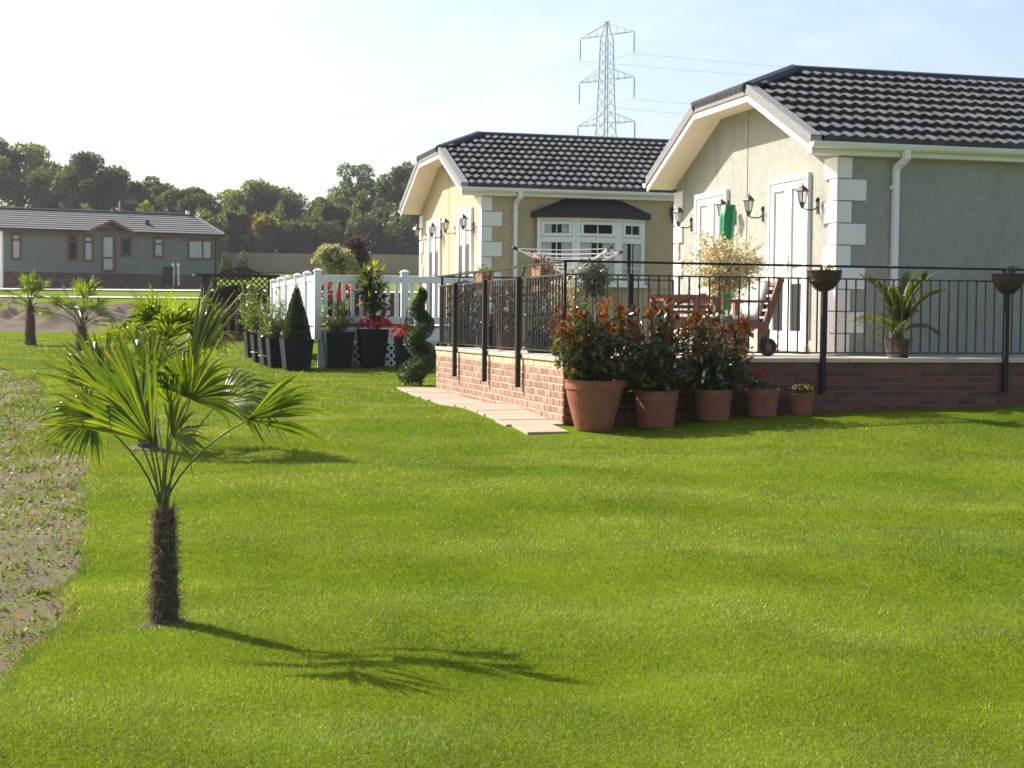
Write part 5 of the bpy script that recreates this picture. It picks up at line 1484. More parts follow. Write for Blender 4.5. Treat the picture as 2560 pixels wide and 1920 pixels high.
# ---- charcoal planters by the deck
def tapered(parent, wt, wb, H, mt):
    p = MB(); q = 0.02
    def ring(w_, z): return [(-w_, -w_, z), (w_, -w_, z), (w_, w_, z), (-w_, w_, z)]
    v = ring(wb, 0) + ring(wt, H) + ring(wt - q, H) + ring(wt - q, H - 0.06)
    f = [(3, 2, 1, 0)]
    for L_ in range(3):
        for j in range(4):
            f.append((L_ * 4 + j, L_ * 4 + (j + 1) % 4, L_ * 4 + 4 + (j + 1) % 4, L_ * 4 + 4 + j))
    f.append((12, 13, 14, 15))
    p.add(v, f).build('planter_box', mt, parent)
    MB().box(-(wt - q), wt - q, -(wt - q), wt - q, H - 0.058, H - 0.05).build('soil', M['potting'], parent)
def cone_pts(n, R, H, rg, z0):
    f_ = 1 - np.sqrt(rg.uniform(0, 1, n)); a = rg.uniform(0, 2 * math.pi, n)
    rr = R * (1 - f_) ** 0.85 * rg.uniform(0.88, 1.03, n) * (1 + 0.06 * np.sin(5 * a + 9 * f_))
    return np.stack([rr * np.cos(a), rr * np.sin(a), z0 + H * f_], -1), np.stack([np.cos(a), np.sin(a), 0.4 + 0 * a], -1)
YP = 25.15
def pl(px, Y=YP): 
    x_ = float(onp(px, 922, 1, Y)[0]); return np.array([x_, Y, gz(x_, Y)])
kk = 25.5 / FPX
t = thing('tall_planter', 'charcoal square planter with clipped cone topiary at the deck corner', 'planter', pl(741), 0.06, 'charcoal planters round the deck')
tapered(t, 37 * kk, 29 * kk, 0.52, M['planter'])
P, Nn = cone_pts(5200, 0.235, 0.92, rg, 0.50); shell(t, 'foliage', P, Nn, 0.035, 0.6, M['topiary'], rg)
MB().lathe([(0.19, 0.5), (0.13, 0.85), (0.03, 1.35)], 10).build('inner_mass', M['twig'], t)
t = thing('tall_planter', 'charcoal square planter with yellow green shrub below the white fence', 'planter', pl(846), 0.0, 'charcoal planters round the deck')
tapered(t, 36 * kk, 27 * kk, 0.60, M['planter'])
shoots(t, (0, 0, 0.56), (-0.02, 0, 0.86), (0.36, 0.24, 0.36), 80, 14, 0.05, 0.5, M['gold_leaf'], rg, None, 0, 0.004)
t = thing('tall_planter', 'charcoal square planter with tall glossy magnolia and pink begonias', 'planter', pl(931), 0.0, 'charcoal planters round the deck')
tapered(t, 35 * kk, 26 * kk, 0.63, M['planter'])
tr_ = MB().tube([(0, 0, 0.58), (0.01, 0, 1.2), (-0.03, 0, 1.75)], [0.018, 0.014, 0.006], 7).build('trunk', M['bark'], t)
shoots(t, (0, 0, 0.9), (0.0, 0, 1.32), (0.26, 0.2, 0.42), 34, 8, 0.18, 0.42, M['magnolia'], rg, leafmat('yellow_magnolia_leaf', [(0, (0.16, 0.15, 0.015)), (1, (0.34, 0.28, 0.02))], 0.45, 0.2, 0.6), 3, 0.006, None, 1.5)
shoots(t, (0, 0, 0.6), (0.12, 0, 1.02), (0.30, 0.2, 0.22), 12, 6, 0.14, 0.42, M['magnolia'], rg, None, 0, 0.005)
flowers(t, (-0.12, -0.03, 0.66), (0.17, 0.20, 0.16), 60, 0.045, M['pink_petal'], rg)
flowers(t, (0.13, -0.03, 0.68), (0.17, 0.20, 0.17), 60, 0.045, M['red_petal'], rg)
t = thing('round_planter', 'dark round planter with red begonias and a small conifer beside the spiral topiary', 'planter', pl(1010, 24.6), 0, 'charcoal planters round the deck')
MB().lathe([(0.13, 0), (0.155, 0.3), (0.175, 0.56), (0.16, 0.56), (0.15, 0.5)], 20).build('planter_box', M['planter'], t)
flowers(t, (-0.04, -0.02, 0.56), (0.19, 0.18, 0.20), 65, 0.045, M['red_petal'], rg)
P, Nn = cone_pts(1400, 0.10, 0.55, rg, 0.52); shell(t, 'foliage', P + np.array([0.08, 0, 0]), Nn, 0.03, 0.5, M['topiary'], rg)
# row along the left side of the deck
row = [(693, 24.95, 3.06, 'rose', 'tapered grey edged planter with orange rose nearest the cone topiary'), (672, 26.0, 3.02, 'small', 'black ridged planter with low yellow leaves in the row left of the deck'),
       (652, 27.2, 2.98, 'rose2', 'black ridged planter with pink and white roses in the row left of the deck'), (634, 28.6, 2.95, 'bush', 'farthest charcoal planter with loose green bush left of the deck')]
for i, (px, Y, X, kd, lab) in enumerate(row):
    Y = [25.75, 26.75, 27.8, 29.0][i]; x_ = float(onp(px, 905, 1, Y)[0])
    t = thing('tapered_planter', lab, 'planter', (x_, Y, gz(x_, Y)), 0.1, 'charcoal planters round the deck')
    tapered(t, 0.17, 0.13, 0.50, M['planter'])
    if kd == 'small':
        for zz in (0.17, 0.33): MB().lathe([(0.215, zz), (0.222, zz + 0.01), (0.215, zz + 0.02)], 4, ph=math.pi / 4).build('band', M['alu'], t)
        shoots(t, (0, 0, 0.48), (0, 0, 0.62), (0.2, 0.2, 0.16), 36, 9, 0.05, 0.5, M['rose_leaf'], rg, None, 0, 0.003)
    else:
        if kd == 'rose2':
            for zz in (0.17, 0.33): MB().lathe([(0.215, zz), (0.222, zz + 0.01), (0.215, zz + 0.02)], 4, ph=math.pi / 4).build('band', M['alu'], t)
        zc_ = 0.92 if kd != 'bush' else 1.0
        shoots(t, (0, 0, 0.48), (-0.04 * i, 0, zc_), (0.34, 0.30, 0.50), 95, 12, 0.06, 0.5, M['rose_leaf'], rg, None, 0, 0.004)
        flowers(t, (-0.04, -0.1, zc_ - 0.05), (0.30, 0.26, 0.36), 3, 0.05, M['orange_petal'] if i == 0 else M['pink_petal'], rg, half=False)
        flowers(t, (-0.04, -0.1, zc_ - 0.05), (0.30, 0.26, 0.36), 7, 0.04, M['white_petal'], rg, name='white_flowers', half=False)
# low stake beside the planters
o = MB().tube([(0, 0, -0.05), (-0.10, 0, 0.62)], [0.022, 0.018], 7).build('wooden_stake', M['bark_pale'], None, (float(onp(660, 900, 1, 26.3)[0]), 26.3, 0.43)); tag(o, 'brown wooden stake leaning between the planters left of the deck', 'stake')
# climbing rose just behind the deck fence, red geraniums on the deck
t = thing('flowering_geranium', 'mass of bright red flowers behind the white pickets on the deck', 'potted plant', (float(onp(840, 720, 1, 25.95)[0]), 25.95, DZ))
pot(t, 0.22, 0.26, 1, M['planter'])
shoots(t, (0, 0, 0.24), (0, 0, 0.48), (0.30, 0.22, 0.24), 30, 8, 0.06, 0.8, M['topiary'], rg, None, 0, 0.004)
flowers(t, (0, 0, 0.42), (0.33, 0.24, 0.42), 110, 0.06, M['red_petal'], rg, npet=8)
for i, px in enumerate((905, 985)):
    t = thing('storage_box', ('dark storage box on the deck behind the magnolia', 'dark storage box on the deck near the white fence gate post')[i], 'box', (float(onp(px, 760, 1, 25.95)[0]), 26.0, DZ), 0, 'boxes on the deck')
    MB().bbox(-0.22, 0.22, -0.2, 0.2, 0, 0.50, 0.01).build('box_body', M['wood_dark'], t); MB().bbox(-0.24, 0.24, -0.22, 0.22, 0.502, 0.55, 0.01).build('lid', M['wood_dark'], t)
# spiral topiary at the end of the terrace wall
bs_ = np.array([float(onp(1052, 937, 1, 20.95)[0]), 20.95, 0]); bs_[2] = gz(bs_[0], bs_[1])
t = thing('spiral_topiary', 'clipped spiral topiary standing at the far end of the brick side wall', 'topiary', bs_, 0)
n = 12000; u_ = rg.uniform(0, 1, n) ** 1.25; ph = u_ * 2 * math.pi * 2.6 + 2.3
rc = 0.135 * (1 - u_) ** 0.8 + 0.012; rt = 0.150 * (1 - u_) ** 0.75 + 0.04
v = rdir(n, rg)
P = np.stack([rc * np.cos(ph), rc * np.sin(ph), 0.12 + 1.22 * u_], -1) + v * (rt * rg.uniform(0.85, 1.03, n))[:, None] * np.array([1, 1, 0.85])
shell(t, 'foliage', P, v, 0.03, 0.6, M['topiary'], rg)
MB().tube([(0, 0, -0.05), (0, 0, 1.2)], [0.02, 0.008], 6).build('trunk', M['bark'], t)
sp_ = MB(); uu = np.linspace(0, 1, 60); sp_.tube([(float((0.135 * (1 - q) ** 0.8 + 0.012) * math.cos(q * 16.34 + 2.3)), float((0.135 * (1 - q) ** 0.8 + 0.012) * math.sin(q * 16.34 + 2.3)), 0.12 + 1.22 * q) for q in uu], [float(0.085 * (1 - q) ** 0.75 + 0.02) for q in uu], 8)
sp_.build('inner_mass', M['twig'], t)

# ================================================================== THINGS ON THE TERRACE
rg = np.random.default_rng(77)
FZ = TZ - 0.004
def tpos(px, Y): return np.array([float(onp(px, 800, 1, Y)[0]), Y, FZ])
# hay baskets hung on the front railing posts
wire = MB()
for k in range(7):
    a = math.pi * k / 6
    pts = [(0.185 * math.cos(a) * math.cos(q), -0.185 * math.sin(a) * math.cos(q), -0.215 * math.sin(q)) for q in np.linspace(0, math.pi / 2, 7)]
    wire.tube(pts, 0.004, 4)
for q in (0.0, 0.5, 1.0):
    pts = [(0.187 * math.cos(a) * math.cos(q), -0.187 * math.sin(a) * math.cos(q), -0.215 * math.sin(q)) for a in np.linspace(0, math.pi, 13)]
    wire.tube(pts, 0.005, 4)
wire.bar((-0.19, 0, 0), (0.19, 0, 0), 0.012)
WM = wire.mesh('wire_basket', M['black_metal'])
def bowl_mesh():
    v = []; f = []; na, nq = 16, 7
    r2 = random.Random(9)
    for j in range(nq):
        q = math.pi / 2 * j / (nq - 1)
        for i in range(na + 1):
            a = math.pi * i / na
            r = 0.178 + r2.uniform(-0.006, 0.006)
            v.append((r * math.cos(a) * math.cos(q), -r * math.sin(a) * math.cos(q), -0.21 * math.sin(q)))
    for j in range(nq - 1):
        for i in range(na):
            b = j * (na + 1) + i; f.append((b, b + 1, b + na + 2, b + na + 1))
    b = MB().add(v, f); b.prism([(0.175 * math.cos(q), 0.0, -0.205 * math.sin(q)) for q in np.linspace(0, math.pi, 15)], (0, 0.003, 0))
    for i in range(10): b.add([(0.170 * math.cos(math.pi * i / 10), -0.170 * math.sin(math.pi * i / 10), -0.02), (0.170 * math.cos(math.pi * (i + 1) / 10), -0.170 * math.sin(math.pi * (i + 1) / 10), -0.02), (0, 0, -0.01)], [(0, 1, 2)])
    return b.mesh('coir_liner', M['coir'])
BM_ = bowl_mesh()
for i, (x_, lab) in enumerate(((7.09, 'half round hay basket with a yellow flower on the front railing'), (9.23, 'half round hay basket with dark plants on the railing post at the right edge'))):
    t = thing('hay_basket', lab, 'hanging basket', (x_, TY - 0.02 + 0.03 - 0.075 - 0.03, 1.79), 0, 'hay baskets on the front railing')
    put('wire_basket', WM, t); put('coir_liner', BM_, t)
    if i == 0:
        shoots(t, (0, -0.08, -0.02), (0.0, -0.09, 0.0), (0.15, 0.08, 0.03), 14, 6, 0.03, 0.6, M['topiary'], rg, None, 0, 0.002)
        flowers(t, (0.02, -0.1, 0.035), (0.035, 0.03, 0.02), 5, 0.028, M['yellow_petal'], rg); flowers(t, (-0.03, -0.1, 0.03), (0.02, 0.02, 0.015), 2, 0.025, M['white_petal'], rg, 'white_flowers')
    else:
        shoots(t, (0, -0.08, -0.02), (-0.02, -0.09, 0.04), (0.11, 0.07, 0.06), 20, 6, 0.04, 0.5, M['topiary'], rg, None, 0, 0.002)
# wooden half barrels on the side railing
for i, (y_, lab) in enumerate(((15.95, 'wooden half barrel planter with brown foliage hung on the side railing near the corner'), (18.6, 'wooden half barrel planter hung on the side railing towards the cream house'))):
    t = thing('barrel_planter', lab, 'planter', (TX + 0.18, y_, 1.555), 0, 'barrel planters on the side railing')
    for k in range(9):
        a = -math.pi / 2 + math.pi * k / 8
        MB().bar((0.145 * math.cos(a) * 0.85, 0.19 * math.sin(a), 0.0), (0.165 * math.cos(a), 0.21 * math.sin(a), 0.30), 0.055, 0.016, (math.cos(a), math.sin(a), 0)).build('stave', M['wood_pale'], t)
    MB().box(-0.015, 0.0, -0.21, 0.21, 0, 0.30).build('back_board', M['wood_pale'], t)
    MB().prism([(0.14 * math.cos(a) + 0.0, 0.19 * math.sin(a), 0.0) for a in np.linspace(-math.pi / 2, math.pi / 2, 9)], (0, 0, 0.02)).build('base', M['wood_pale'], t)
    for zz in (0.06, 0.24):
        MB().tube([((0.135 + 0.02 * zz / 0.3 + 0.018) * math.cos(a), (0.20 + 0.02 * zz / 0.3) * math.sin(a), zz) for a in np.linspace(-math.pi / 2, math.pi / 2, 13)], 0.008, 4).build('hoop', M['black_metal'], t)
    MB().bar((-0.02, -0.1, 0.29), (-0.17, -0.1, 0.31), 0.02, 0.006).bar((-0.02, 0.1, 0.29), (-0.17, 0.1, 0.31), 0.02, 0.006).build('hook', M['black_metal'], t)
    shoots(t, (0.06, 0, 0.26), (0.05, 0, 0.33), (0.12, 0.19, 0.09), 45, 9, 0.035, 0.5, M['bronze_leaf'] if i == 0 else M['rose_leaf'], rg, None, 0, 0.003)
    if i == 1: flowers(t, (0.06, -0.14, 0.26), (0.06, 0.06, 0.06), 8, 0.03, M['red_petal'], rg)
# potted cycad in a bronze bowl behind the front railing
t = thing('potted_cycad', 'young cycad with arching fronds in a dark bronze bowl behind the front railing', 'potted plant', tpos(2247, 14.62), 0)
MB().lathe([(0.10, 0), (0.11, 0.01), (0.135, 0.1), (0.150, 0.185), (0.165, 0.195), (0.165, 0.21), (0.14, 0.21), (0.13, 0.18)], 26).build('bowl', M['planter_bronze'], t, smooth=False)
MB().lathe([(0.14, 0.185), (0.02, 0.19)], 20).build('soil', M['potting'], t)
MB().lathe([(0.035, 0.17), (0.055, 0.21), (0.05, 0.26), (0.03, 0.30), (0.01, 0.31)], 10).build('trunk', M['palm_trunk'], t)
for i in range(15):
    a = i * 2.4 + 0.5; el = [1.45, 1.4, 1.35, 1.25, 1.2, 1.1, 1.3, 0.95, 0.8, 0.6, 0.45, 0.35, 0.5, 1.0, 0.7][i]
    L = (0.62 if el > 1.0 else 0.44) * rg.uniform(0.9, 1.1)
    if i in (7, 8): a = -0.1 + 0.2 * i; 
    P = []; D = []; pts = []
    h = np.array([math.cos(a), math.sin(a), 0])
    for q in np.linspace(0, 1, 12):
        e = el - 1.15 * q * q * (1.3 - 0.5 * el)
        pts.append((pts[-1] + (h * math.cos(e) + UPV * math.sin(e)) * L / 11) if pts else np.array([0, 0, 0.27]))
    f = empty('frond'); f.parent = t
    MB().tube(pts, list(np.linspace(0.006, 0.002, 12)), 5).build('rachis', M['petiole'], f)
    sd = np.cross(h, UPV)
    for k in range(3, 12):
        for j in range(7):
            p = pts[k - 1] + (pts[k] - pts[k - 1]) * j / 7; tg = unit(pts[k] - pts[k - 1])
            for s in (-1, 1):
                P.append(p); D.append(unit(tg * 0.75 + s * sd * 0.75 + UPV * 0.3 + rg.normal(0, 0.08, 3)))
    P = np.array(P); D = np.array(D)
    put('leaflets', leaf_mesh('leaflets', P, D, np.tile(UPV, (len(P), 1)) + rdir(len(P), rg) * 0.2, 0.17 * (L / 0.6), 0.13, M['cycad']), f)['kind'] = 'stuff'
# cream variegated standard tree
b = tpos(1806, 15.05)
t = thing('variegated_tree', 'small standard tree with cream variegated leaves before the green parasol', 'tree', b, 0)
pot(t, 0.19, 0.30, 1)
MB().tube([(0, 0, 0.27), (0.0, 0, 0.62), (0.02, 0, 0.78)], [0.014, 0.012, 0.010], 7).build('trunk', M['bark_pale'], t)
k = 15.9 / FPX
cz = float(onp(1806, 650, 1, 15.05)[2]) - FZ
shoots(t, (0.01, 0, 0.74), (0.03, 0, cz - 0.02), (0.54, 0.38, 0.40), 230, 18, 0.044, 0.65, M['varieg'], rg, None, 0, 0.0025, M['bark_pale'], lo=0.25, name='crown')
# olive standard
b = tpos(1490, 16.3)
t = thing('olive_tree', 'small dark green olive standard behind the railing corner', 'tree', b, 0)
pot(t, 0.18, 0.30, 1, M['planter'])
MB().tube([(0, 0, 0.27), (0.0, 0, 0.70), (-0.02, 0, 0.9)], [0.016, 0.013, 0.010], 7).build('trunk', M['bark_pale'], t)
shoots(t, (0, 0, 0.72), (-0.03, 0, float(onp(1482, 692, 1, 16.3)[2]) - FZ), (0.25, 0.22, 0.25), 130, 16, 0.06, 0.28, M['olive'], rg, None, 0, 0.003, M['bark_pale'], name='crown')
# cream shrub left of the olive
t = thing('potted_shrub', 'pale cream leaved shrub in a pot left of the olive standard', 'potted plant', tpos(1405, 17.0), 0)
pot(t, 0.18, 0.30, 1)
shoots(t, (0, 0, 0.28), (0, 0, 0.72), (0.21, 0.18, 0.36), 90, 12, 0.045, 0.5, M['varieg'], rg, None, 0, 0.004, M['bark_pale'])
# closed green parasol
b = tpos(1806, 16.55)
t = thing('garden_parasol', 'closed bright green garden parasol standing before the sage gable wall', 'parasol', b, 0)
zt_ = float(onp(1812, 512, 1, 16.55)[2]) - FZ; z0_ = float(onp(1795, 775, 1, 16.55)[2]) - FZ
v = []; f = []; nn, nr = 24, 9
for j in range(nr):
    q = j / (nr - 1); z = z0_ + (zt_ - z0_) * q
    for i in range(nn):
        a = 2 * math.pi * i / nn
        r = (0.115 - 0.035 * q + 0.018 * math.sin(7 * q)) * (1 + 0.20 * math.cos(6 * a + 1.5 * q) + 0.05 * math.sin(13 * a))
        if j == 0: r *= 0.9
        if j == nr - 1: r *= 0.75
        v.append((r * math.cos(a) + 0.075 * q - 0.02, r * math.sin(a), z))
for j in range(nr - 1):
    for i in range(nn):
        i2 = (i + 1) % nn; f.append((j * nn + i, j * nn + i2, (j + 1) * nn + i2, (j + 1) * nn + i))
f.append(tuple((nr - 1) * nn + i for i in range(nn))); f.append(tuple(range(nn))[::-1])
MB().add(v, f).build('folded_canopy', M['green_cloth'], t, smooth=True)
MB().tube([(-0.02, 0, 0.03), (0.055, 0, zt_ + 0.05)], 0.019, 10).build('pole', M['wood'], t)
MB().lathe([(0.22, 0), (0.22, 0.05), (0.05, 0.09), (0.03, 0.22)], 20).build('base', M['planter'], t)
MB().tube([(-0.15 * 0 + 0.125 * math.cos(a), 0.125 * math.sin(a), z0_ + 0.45) for a in np.linspace(0, 6.28, 15)], 0.008, 5).build('tie', M['green_cloth'], t)
# wooden lounger with raised slatted back and a black wheel
b = tpos(1880, 15.75)
t = thing('wooden_lounger', 'red brown wooden lounger with raised slatted back, cushion and black wheel', 'lounger', b, 0)
sx, wy, zs_ = -0.80, 0.30, 0.34
for y_ in (-wy, wy):
    MB().bar((sx, y_, zs_), (0.05, y_, zs_), 0.045, 0.08).build('side_rail', M['wood'], t)
    MB().bar((0.02, y_, zs_ - 0.02), (0.21, y_, 0.86), 0.04, 0.075, (1, 0, 0)).build('back_rail', M['wood'], t)
    MB().bar((-0.55, y_, 0.0), (-0.55, y_, zs_ + 0.24), 0.06, 0.06).build('leg', M['wood'], t)
    MB().bar((0.0, y_, 0.04), (0.02, y_, zs_ - 0.04), 0.06, 0.11, (1, 0, 0)).build('leg', M['wood'], t)
    MB().bar((-0.62, y_, zs_ + 0.26), (0.08, y_, zs_ + 0.26), 0.075, 0.03).build('armrest', M['wood'], t)
    t2 = MB().tube([(0.03, y_ - 0.085 if y_ < 0 else y_ + 0.045, 0.10), (0.03, y_ - 0.045 if y_ < 0 else y_ + 0.085, 0.10)], 0.10, 20).build('wheel', M['rubber'], t)
    MB().tube([(0.03, y_ - 0.092 if y_ < 0 else y_ + 0.043, 0.10), (0.03, y_ - 0.043 if y_ < 0 else y_ + 0.092, 0.10)], 0.035, 12).build('hub', M['wood'], t2)
for i in range(8):
    x_ = sx + 0.04 + i * 0.10; MB().bbox(x_, x_ + 0.07, -wy + 0.024, wy - 0.024, zs_ + 0.018, zs_ + 0.036, 0.003).build('slat', M['wood'], t)
for i in range(6):
    q = 0.12 + i * 0.15; x_, z_ = 0.02 + 0.19 * q, zs_ - 0.02 + (0.88 - zs_) * q
    MB().bar((x_ - 0.01, -wy + 0.022, z_), (x_ - 0.01, wy - 0.022, z_), 0.018, 0.055, (0.2, 0, 1)).build('slat', M['wood'], t)
MB().bbox(-0.60, -0.02, -0.25, 0.25, zs_ + 0.038, zs_ + 0.10, 0.02).build('cushion', M['cushion'], t)
c = MB(); c.bbox(-0.035, 0.035, -0.23, 0.23, 0, 0.42, 0.02); c.build('back_cushion', M['cushion'], t, (-0.03, 0, zs_ + 0.10), (0, 0.31, 0))
# wooden bench with table beside it
b = tpos(1738, 15.85)
t = thing('wooden_bench', 'red brown wooden garden bench left of the lounger behind the shrubs', 'bench', b, 0)
for x_ in (-0.42, 0.40):
    MB().bar((x_, -0.22, 0), (x_, -0.22, 0.60), 0.06).build('leg', M['wood'], t); MB().bar((x_, 0.22, 0), (x_, 0.27, 0.60), 0.06).build('leg', M['wood'], t)
    MB().bar((x_, -0.26, 0.61), (x_, 0.26, 0.61), 0.07, 0.03).build('armrest', M['wood'], t)
for i in range(5): MB().bbox(-0.41, 0.39, -0.22 + i * 0.09, -0.15 + i * 0.09, 0.40, 0.425, 0.004).build('slat', M['wood'], t)
for i in range(3): MB().bbox(-0.45, 0.43, 0.27, 0.295, 0.46 + i * 0.06, 0.50 + i * 0.06, 0.004).build('back_slat', M['wood'], t)
MB().bbox(-0.45, 0.43, -0.245, -0.222, 0.32, 0.40, 0.004).build('apron', M['wood'], t)
MB().bbox(-0.45, 0.43, 0.262, 0.30, 0.61, 0.68, 0.006).build('top_rail', M['wood'], t)
# rotary clothes airer behind the side railing
pa = tpos(1420, 18.6)
t = thing('rotary_airer', 'rotary clothes airer with white lines open behind the railing corner', 'clothes airer', pa, 0)
zh = float(onp(1420, 690, 1, 18.6)[2]) - FZ
MB().tube([(0, 0, 0), (0, 0, zh + 0.1)], 0.022, 10).build('pole', M['alu'], t)
MB().lathe([(0.05, zh - 0.05), (0.05, zh + 0.03)], 10).build('hub', M['rubber'], t)
armt = []
for i in range(4):
    a = rad(20 + 90 * i); tip = np.array([0.85 * math.cos(a), 0.85 * math.sin(a), zh + 0.33]); armt.append(tip)
    MB().bar((0, 0, zh), tip, 0.022).build('arm', M['alu'], t)
    MB().bar(tip - unit(tip - np.array([0, 0, zh])) * 0.05, tip + unit(tip - np.array([0, 0, zh])) * 0.03, 0.034).build('end_cap', M['rubber'], t)
for s in (0.97, 0.80, 0.64, 0.5, 0.36):
    P = [np.array([0, 0, zh]) + (a_ - np.array([0, 0, zh])) * s for a_ in armt]
    ln = MB()
    for i in range(4): ln.tube([P[i], (P[i] + P[(i + 1) % 4]) / 2 - np.array([0, 0, 0.015]), P[(i + 1) % 4]], 0.005, 5)
    ln.build('line', M['line'], t)
# dark metal table, chairs and pots seen through the side railing
def chair(px, Y, rz, lab):
    t = thing('metal_chair', lab, 'chair', tpos(px, Y), rz, 'dark metal chairs on the terrace')
    for x_ in (-0.2, 0.2):
        MB().tube([(x_, -0.2, 0), (x_, -0.2, 0.60), (x_, 0.1, 0.64), (x_, 0.2, 0.62)], 0.012, 6).build('leg', M['black_metal'], t)
        MB().tube([(x_, 0.22, 0), (x_, 0.19, 0.42), (x_, 0.27, 0.86)], 0.012, 6).build('leg', M['black_metal'], t)
    MB().bbox(-0.21, 0.21, -0.22, 0.20, 0.42, 0.45, 0.008).build('seat', M['black_metal'], t)
    for i in range(5): MB().bar((-0.17 + i * 0.085, 0.195, 0.44), (-0.17 + i * 0.085, 0.265, 0.84), 0.012, 0.012).build('back_bar', M['black_metal'], t)
    MB().tube([(-0.2, 0.27, 0.86), (0, 0.275, 0.90), (0.2, 0.27, 0.86)], 0.013, 6).build('top_rail', M['black_metal'], t)
chair(1200, 20.0, 0.6, 'dark metal garden chair nearest the far end of the side railing'); chair(1325, 19.5, -1.2, 'dark metal garden chair under the airer behind the side railing')
t = thing('metal_table', 'round dark metal garden table between the two metal chairs on the terrace', 'table', tpos(1262, 19.9), 0)
MB().lathe([(0.40, 0.70), (0.41, 0.71), (0.41, 0.725), (0.40, 0.73)], 24).build('tabletop', M['black_metal'], t)
for i in range(3):
    a = i * 2.094; MB().tube([(0.30 * math.cos(a), 0.30 * math.sin(a), 0), (0.06 * math.cos(a), 0.06 * math.sin(a), 0.36), (0.25 * math.cos(a), 0.25 * math.sin(a), 0.70)], 0.013, 6).build('leg', M['black_metal'], t)
t = thing('potted_shrub', 'bronze red leaved shrub in a brown pot behind the side railing', 'potted plant', tpos(1272, 18.1), 0)
pot(t, 0.17, 0.36, 1, M['coir'])
shoots(t, (0, 0, 0.34), (0, 0, 0.58), (0.20, 0.20, 0.30), 60, 11, 0.045, 0.4, M['bronze_leaf'], rg, None, 0, 0.003)
t = thing('potted_shrub', 'dark potted shrub with red flowers at the far end behind the side railing', 'potted plant', tpos(1160, 20.1), 0)
pot(t, 0.2, 0.34, 1, M['planter'])
shoots(t, (0, 0, 0.3), (0, 0, 0.62), (0.28, 0.2, 0.34), 60, 10, 0.05, 0.5, M['topiary'], rg, None, 0, 0.004)
flowers(t, (0, 0, 0.5), (0.28, 0.2, 0.25), 16, 0.04, M['red_petal'], rg)
t = thing('potted_shrub', 'low orange leaved shrub in a pot near the middle of the side railing', 'potted plant', tpos(1228, 18.9), 0)
pot(t, 0.17, 0.30, 1, M['planter'])
shoots(t, (0, 0, 0.28), (0, 0, 0.42), (0.22, 0.2, 0.2), 40, 10, 0.045, 0.4, M['bronze_leaf'], rg, None, 0, 0.003)
t = thing('potted_shrub', 'dark leafy shrub in a low pot near the railing corner', 'potted plant', tpos(1350, 16.6), 0)
pot(t, 0.18, 0.26, 1, M['planter'])
shoots(t, (0, 0, 0.24), (0, 0, 0.36), (0.22, 0.2, 0.2), 40, 10, 0.05, 0.4, M['topiary'], rg, None, 0, 0.003)

# ================================================================== SHRUBS AND TREES BEYOND
def lumpy(parent, cen, radii, nl, nleaf, size, mt, rg, name='crown', lumpr=0.36, aspect=0.62, flat=0.75):
    cen = np.array(cen); radii = np.array(radii)
    v = rdir(nl, rg) * (rg.uniform(0.15, 1, (nl, 1)) ** 0.5)
    v[:, 2] = np.where(v[:, 2] < -0.75, -0.55 * rg.uniform(0.5, 1, nl), v[:, 2])
    c = v * (1 - lumpr * 0.7); lr = lumpr * rg.uniform(0.55, 1.2, nl)
    w_ = lr ** 2; ix = rg.choice(nl, nleaf, p=w_ / w_.sum())
    dv = rdir(nleaf, rg); rr = rg.uniform(0, 1, (nleaf, 1)) ** 0.33
    P = c[ix] + dv * lr[ix][:, None] * rr * np.array([1, 1, flat])
    P = cen + P * radii
    o = put(name, leaf_mesh(name, P, unit(dv + rdir(nleaf, rg)), unit(UPV + rdir(nleaf, rg) * 0.9), size * rg.uniform(0.6, 1.25, nleaf), aspect, mt), parent)
    o['kind'] = 'stuff'
    return c * radii + cen
def leafset(n, a, b, c_): return leafmat(n, [(0, a), (0.6, b), (1, c_)], 0.40, 0.5, 0.25, (1.9, 2.0, 0.6), clump=0.2)
TM = {'dark': leafset('oak_leaf_dark', (0.038, 0.055, 0.019), (0.070, 0.095, 0.028), (0.12, 0.145, 0.045)),
      'green': leafset('ash_leaf_green', (0.06, 0.088, 0.024), (0.11, 0.15, 0.04), (0.17, 0.20, 0.06)),
      'brown': leafset('brown_green_leaf', (0.065, 0.062, 0.024), (0.115, 0.105, 0.036), (0.16, 0.14, 0.05)),
      'yellow': leafset('yellow_autumn_leaf', (0.12, 0.10, 0.015), (0.26, 0.19, 0.025), (0.36, 0.26, 0.04))}
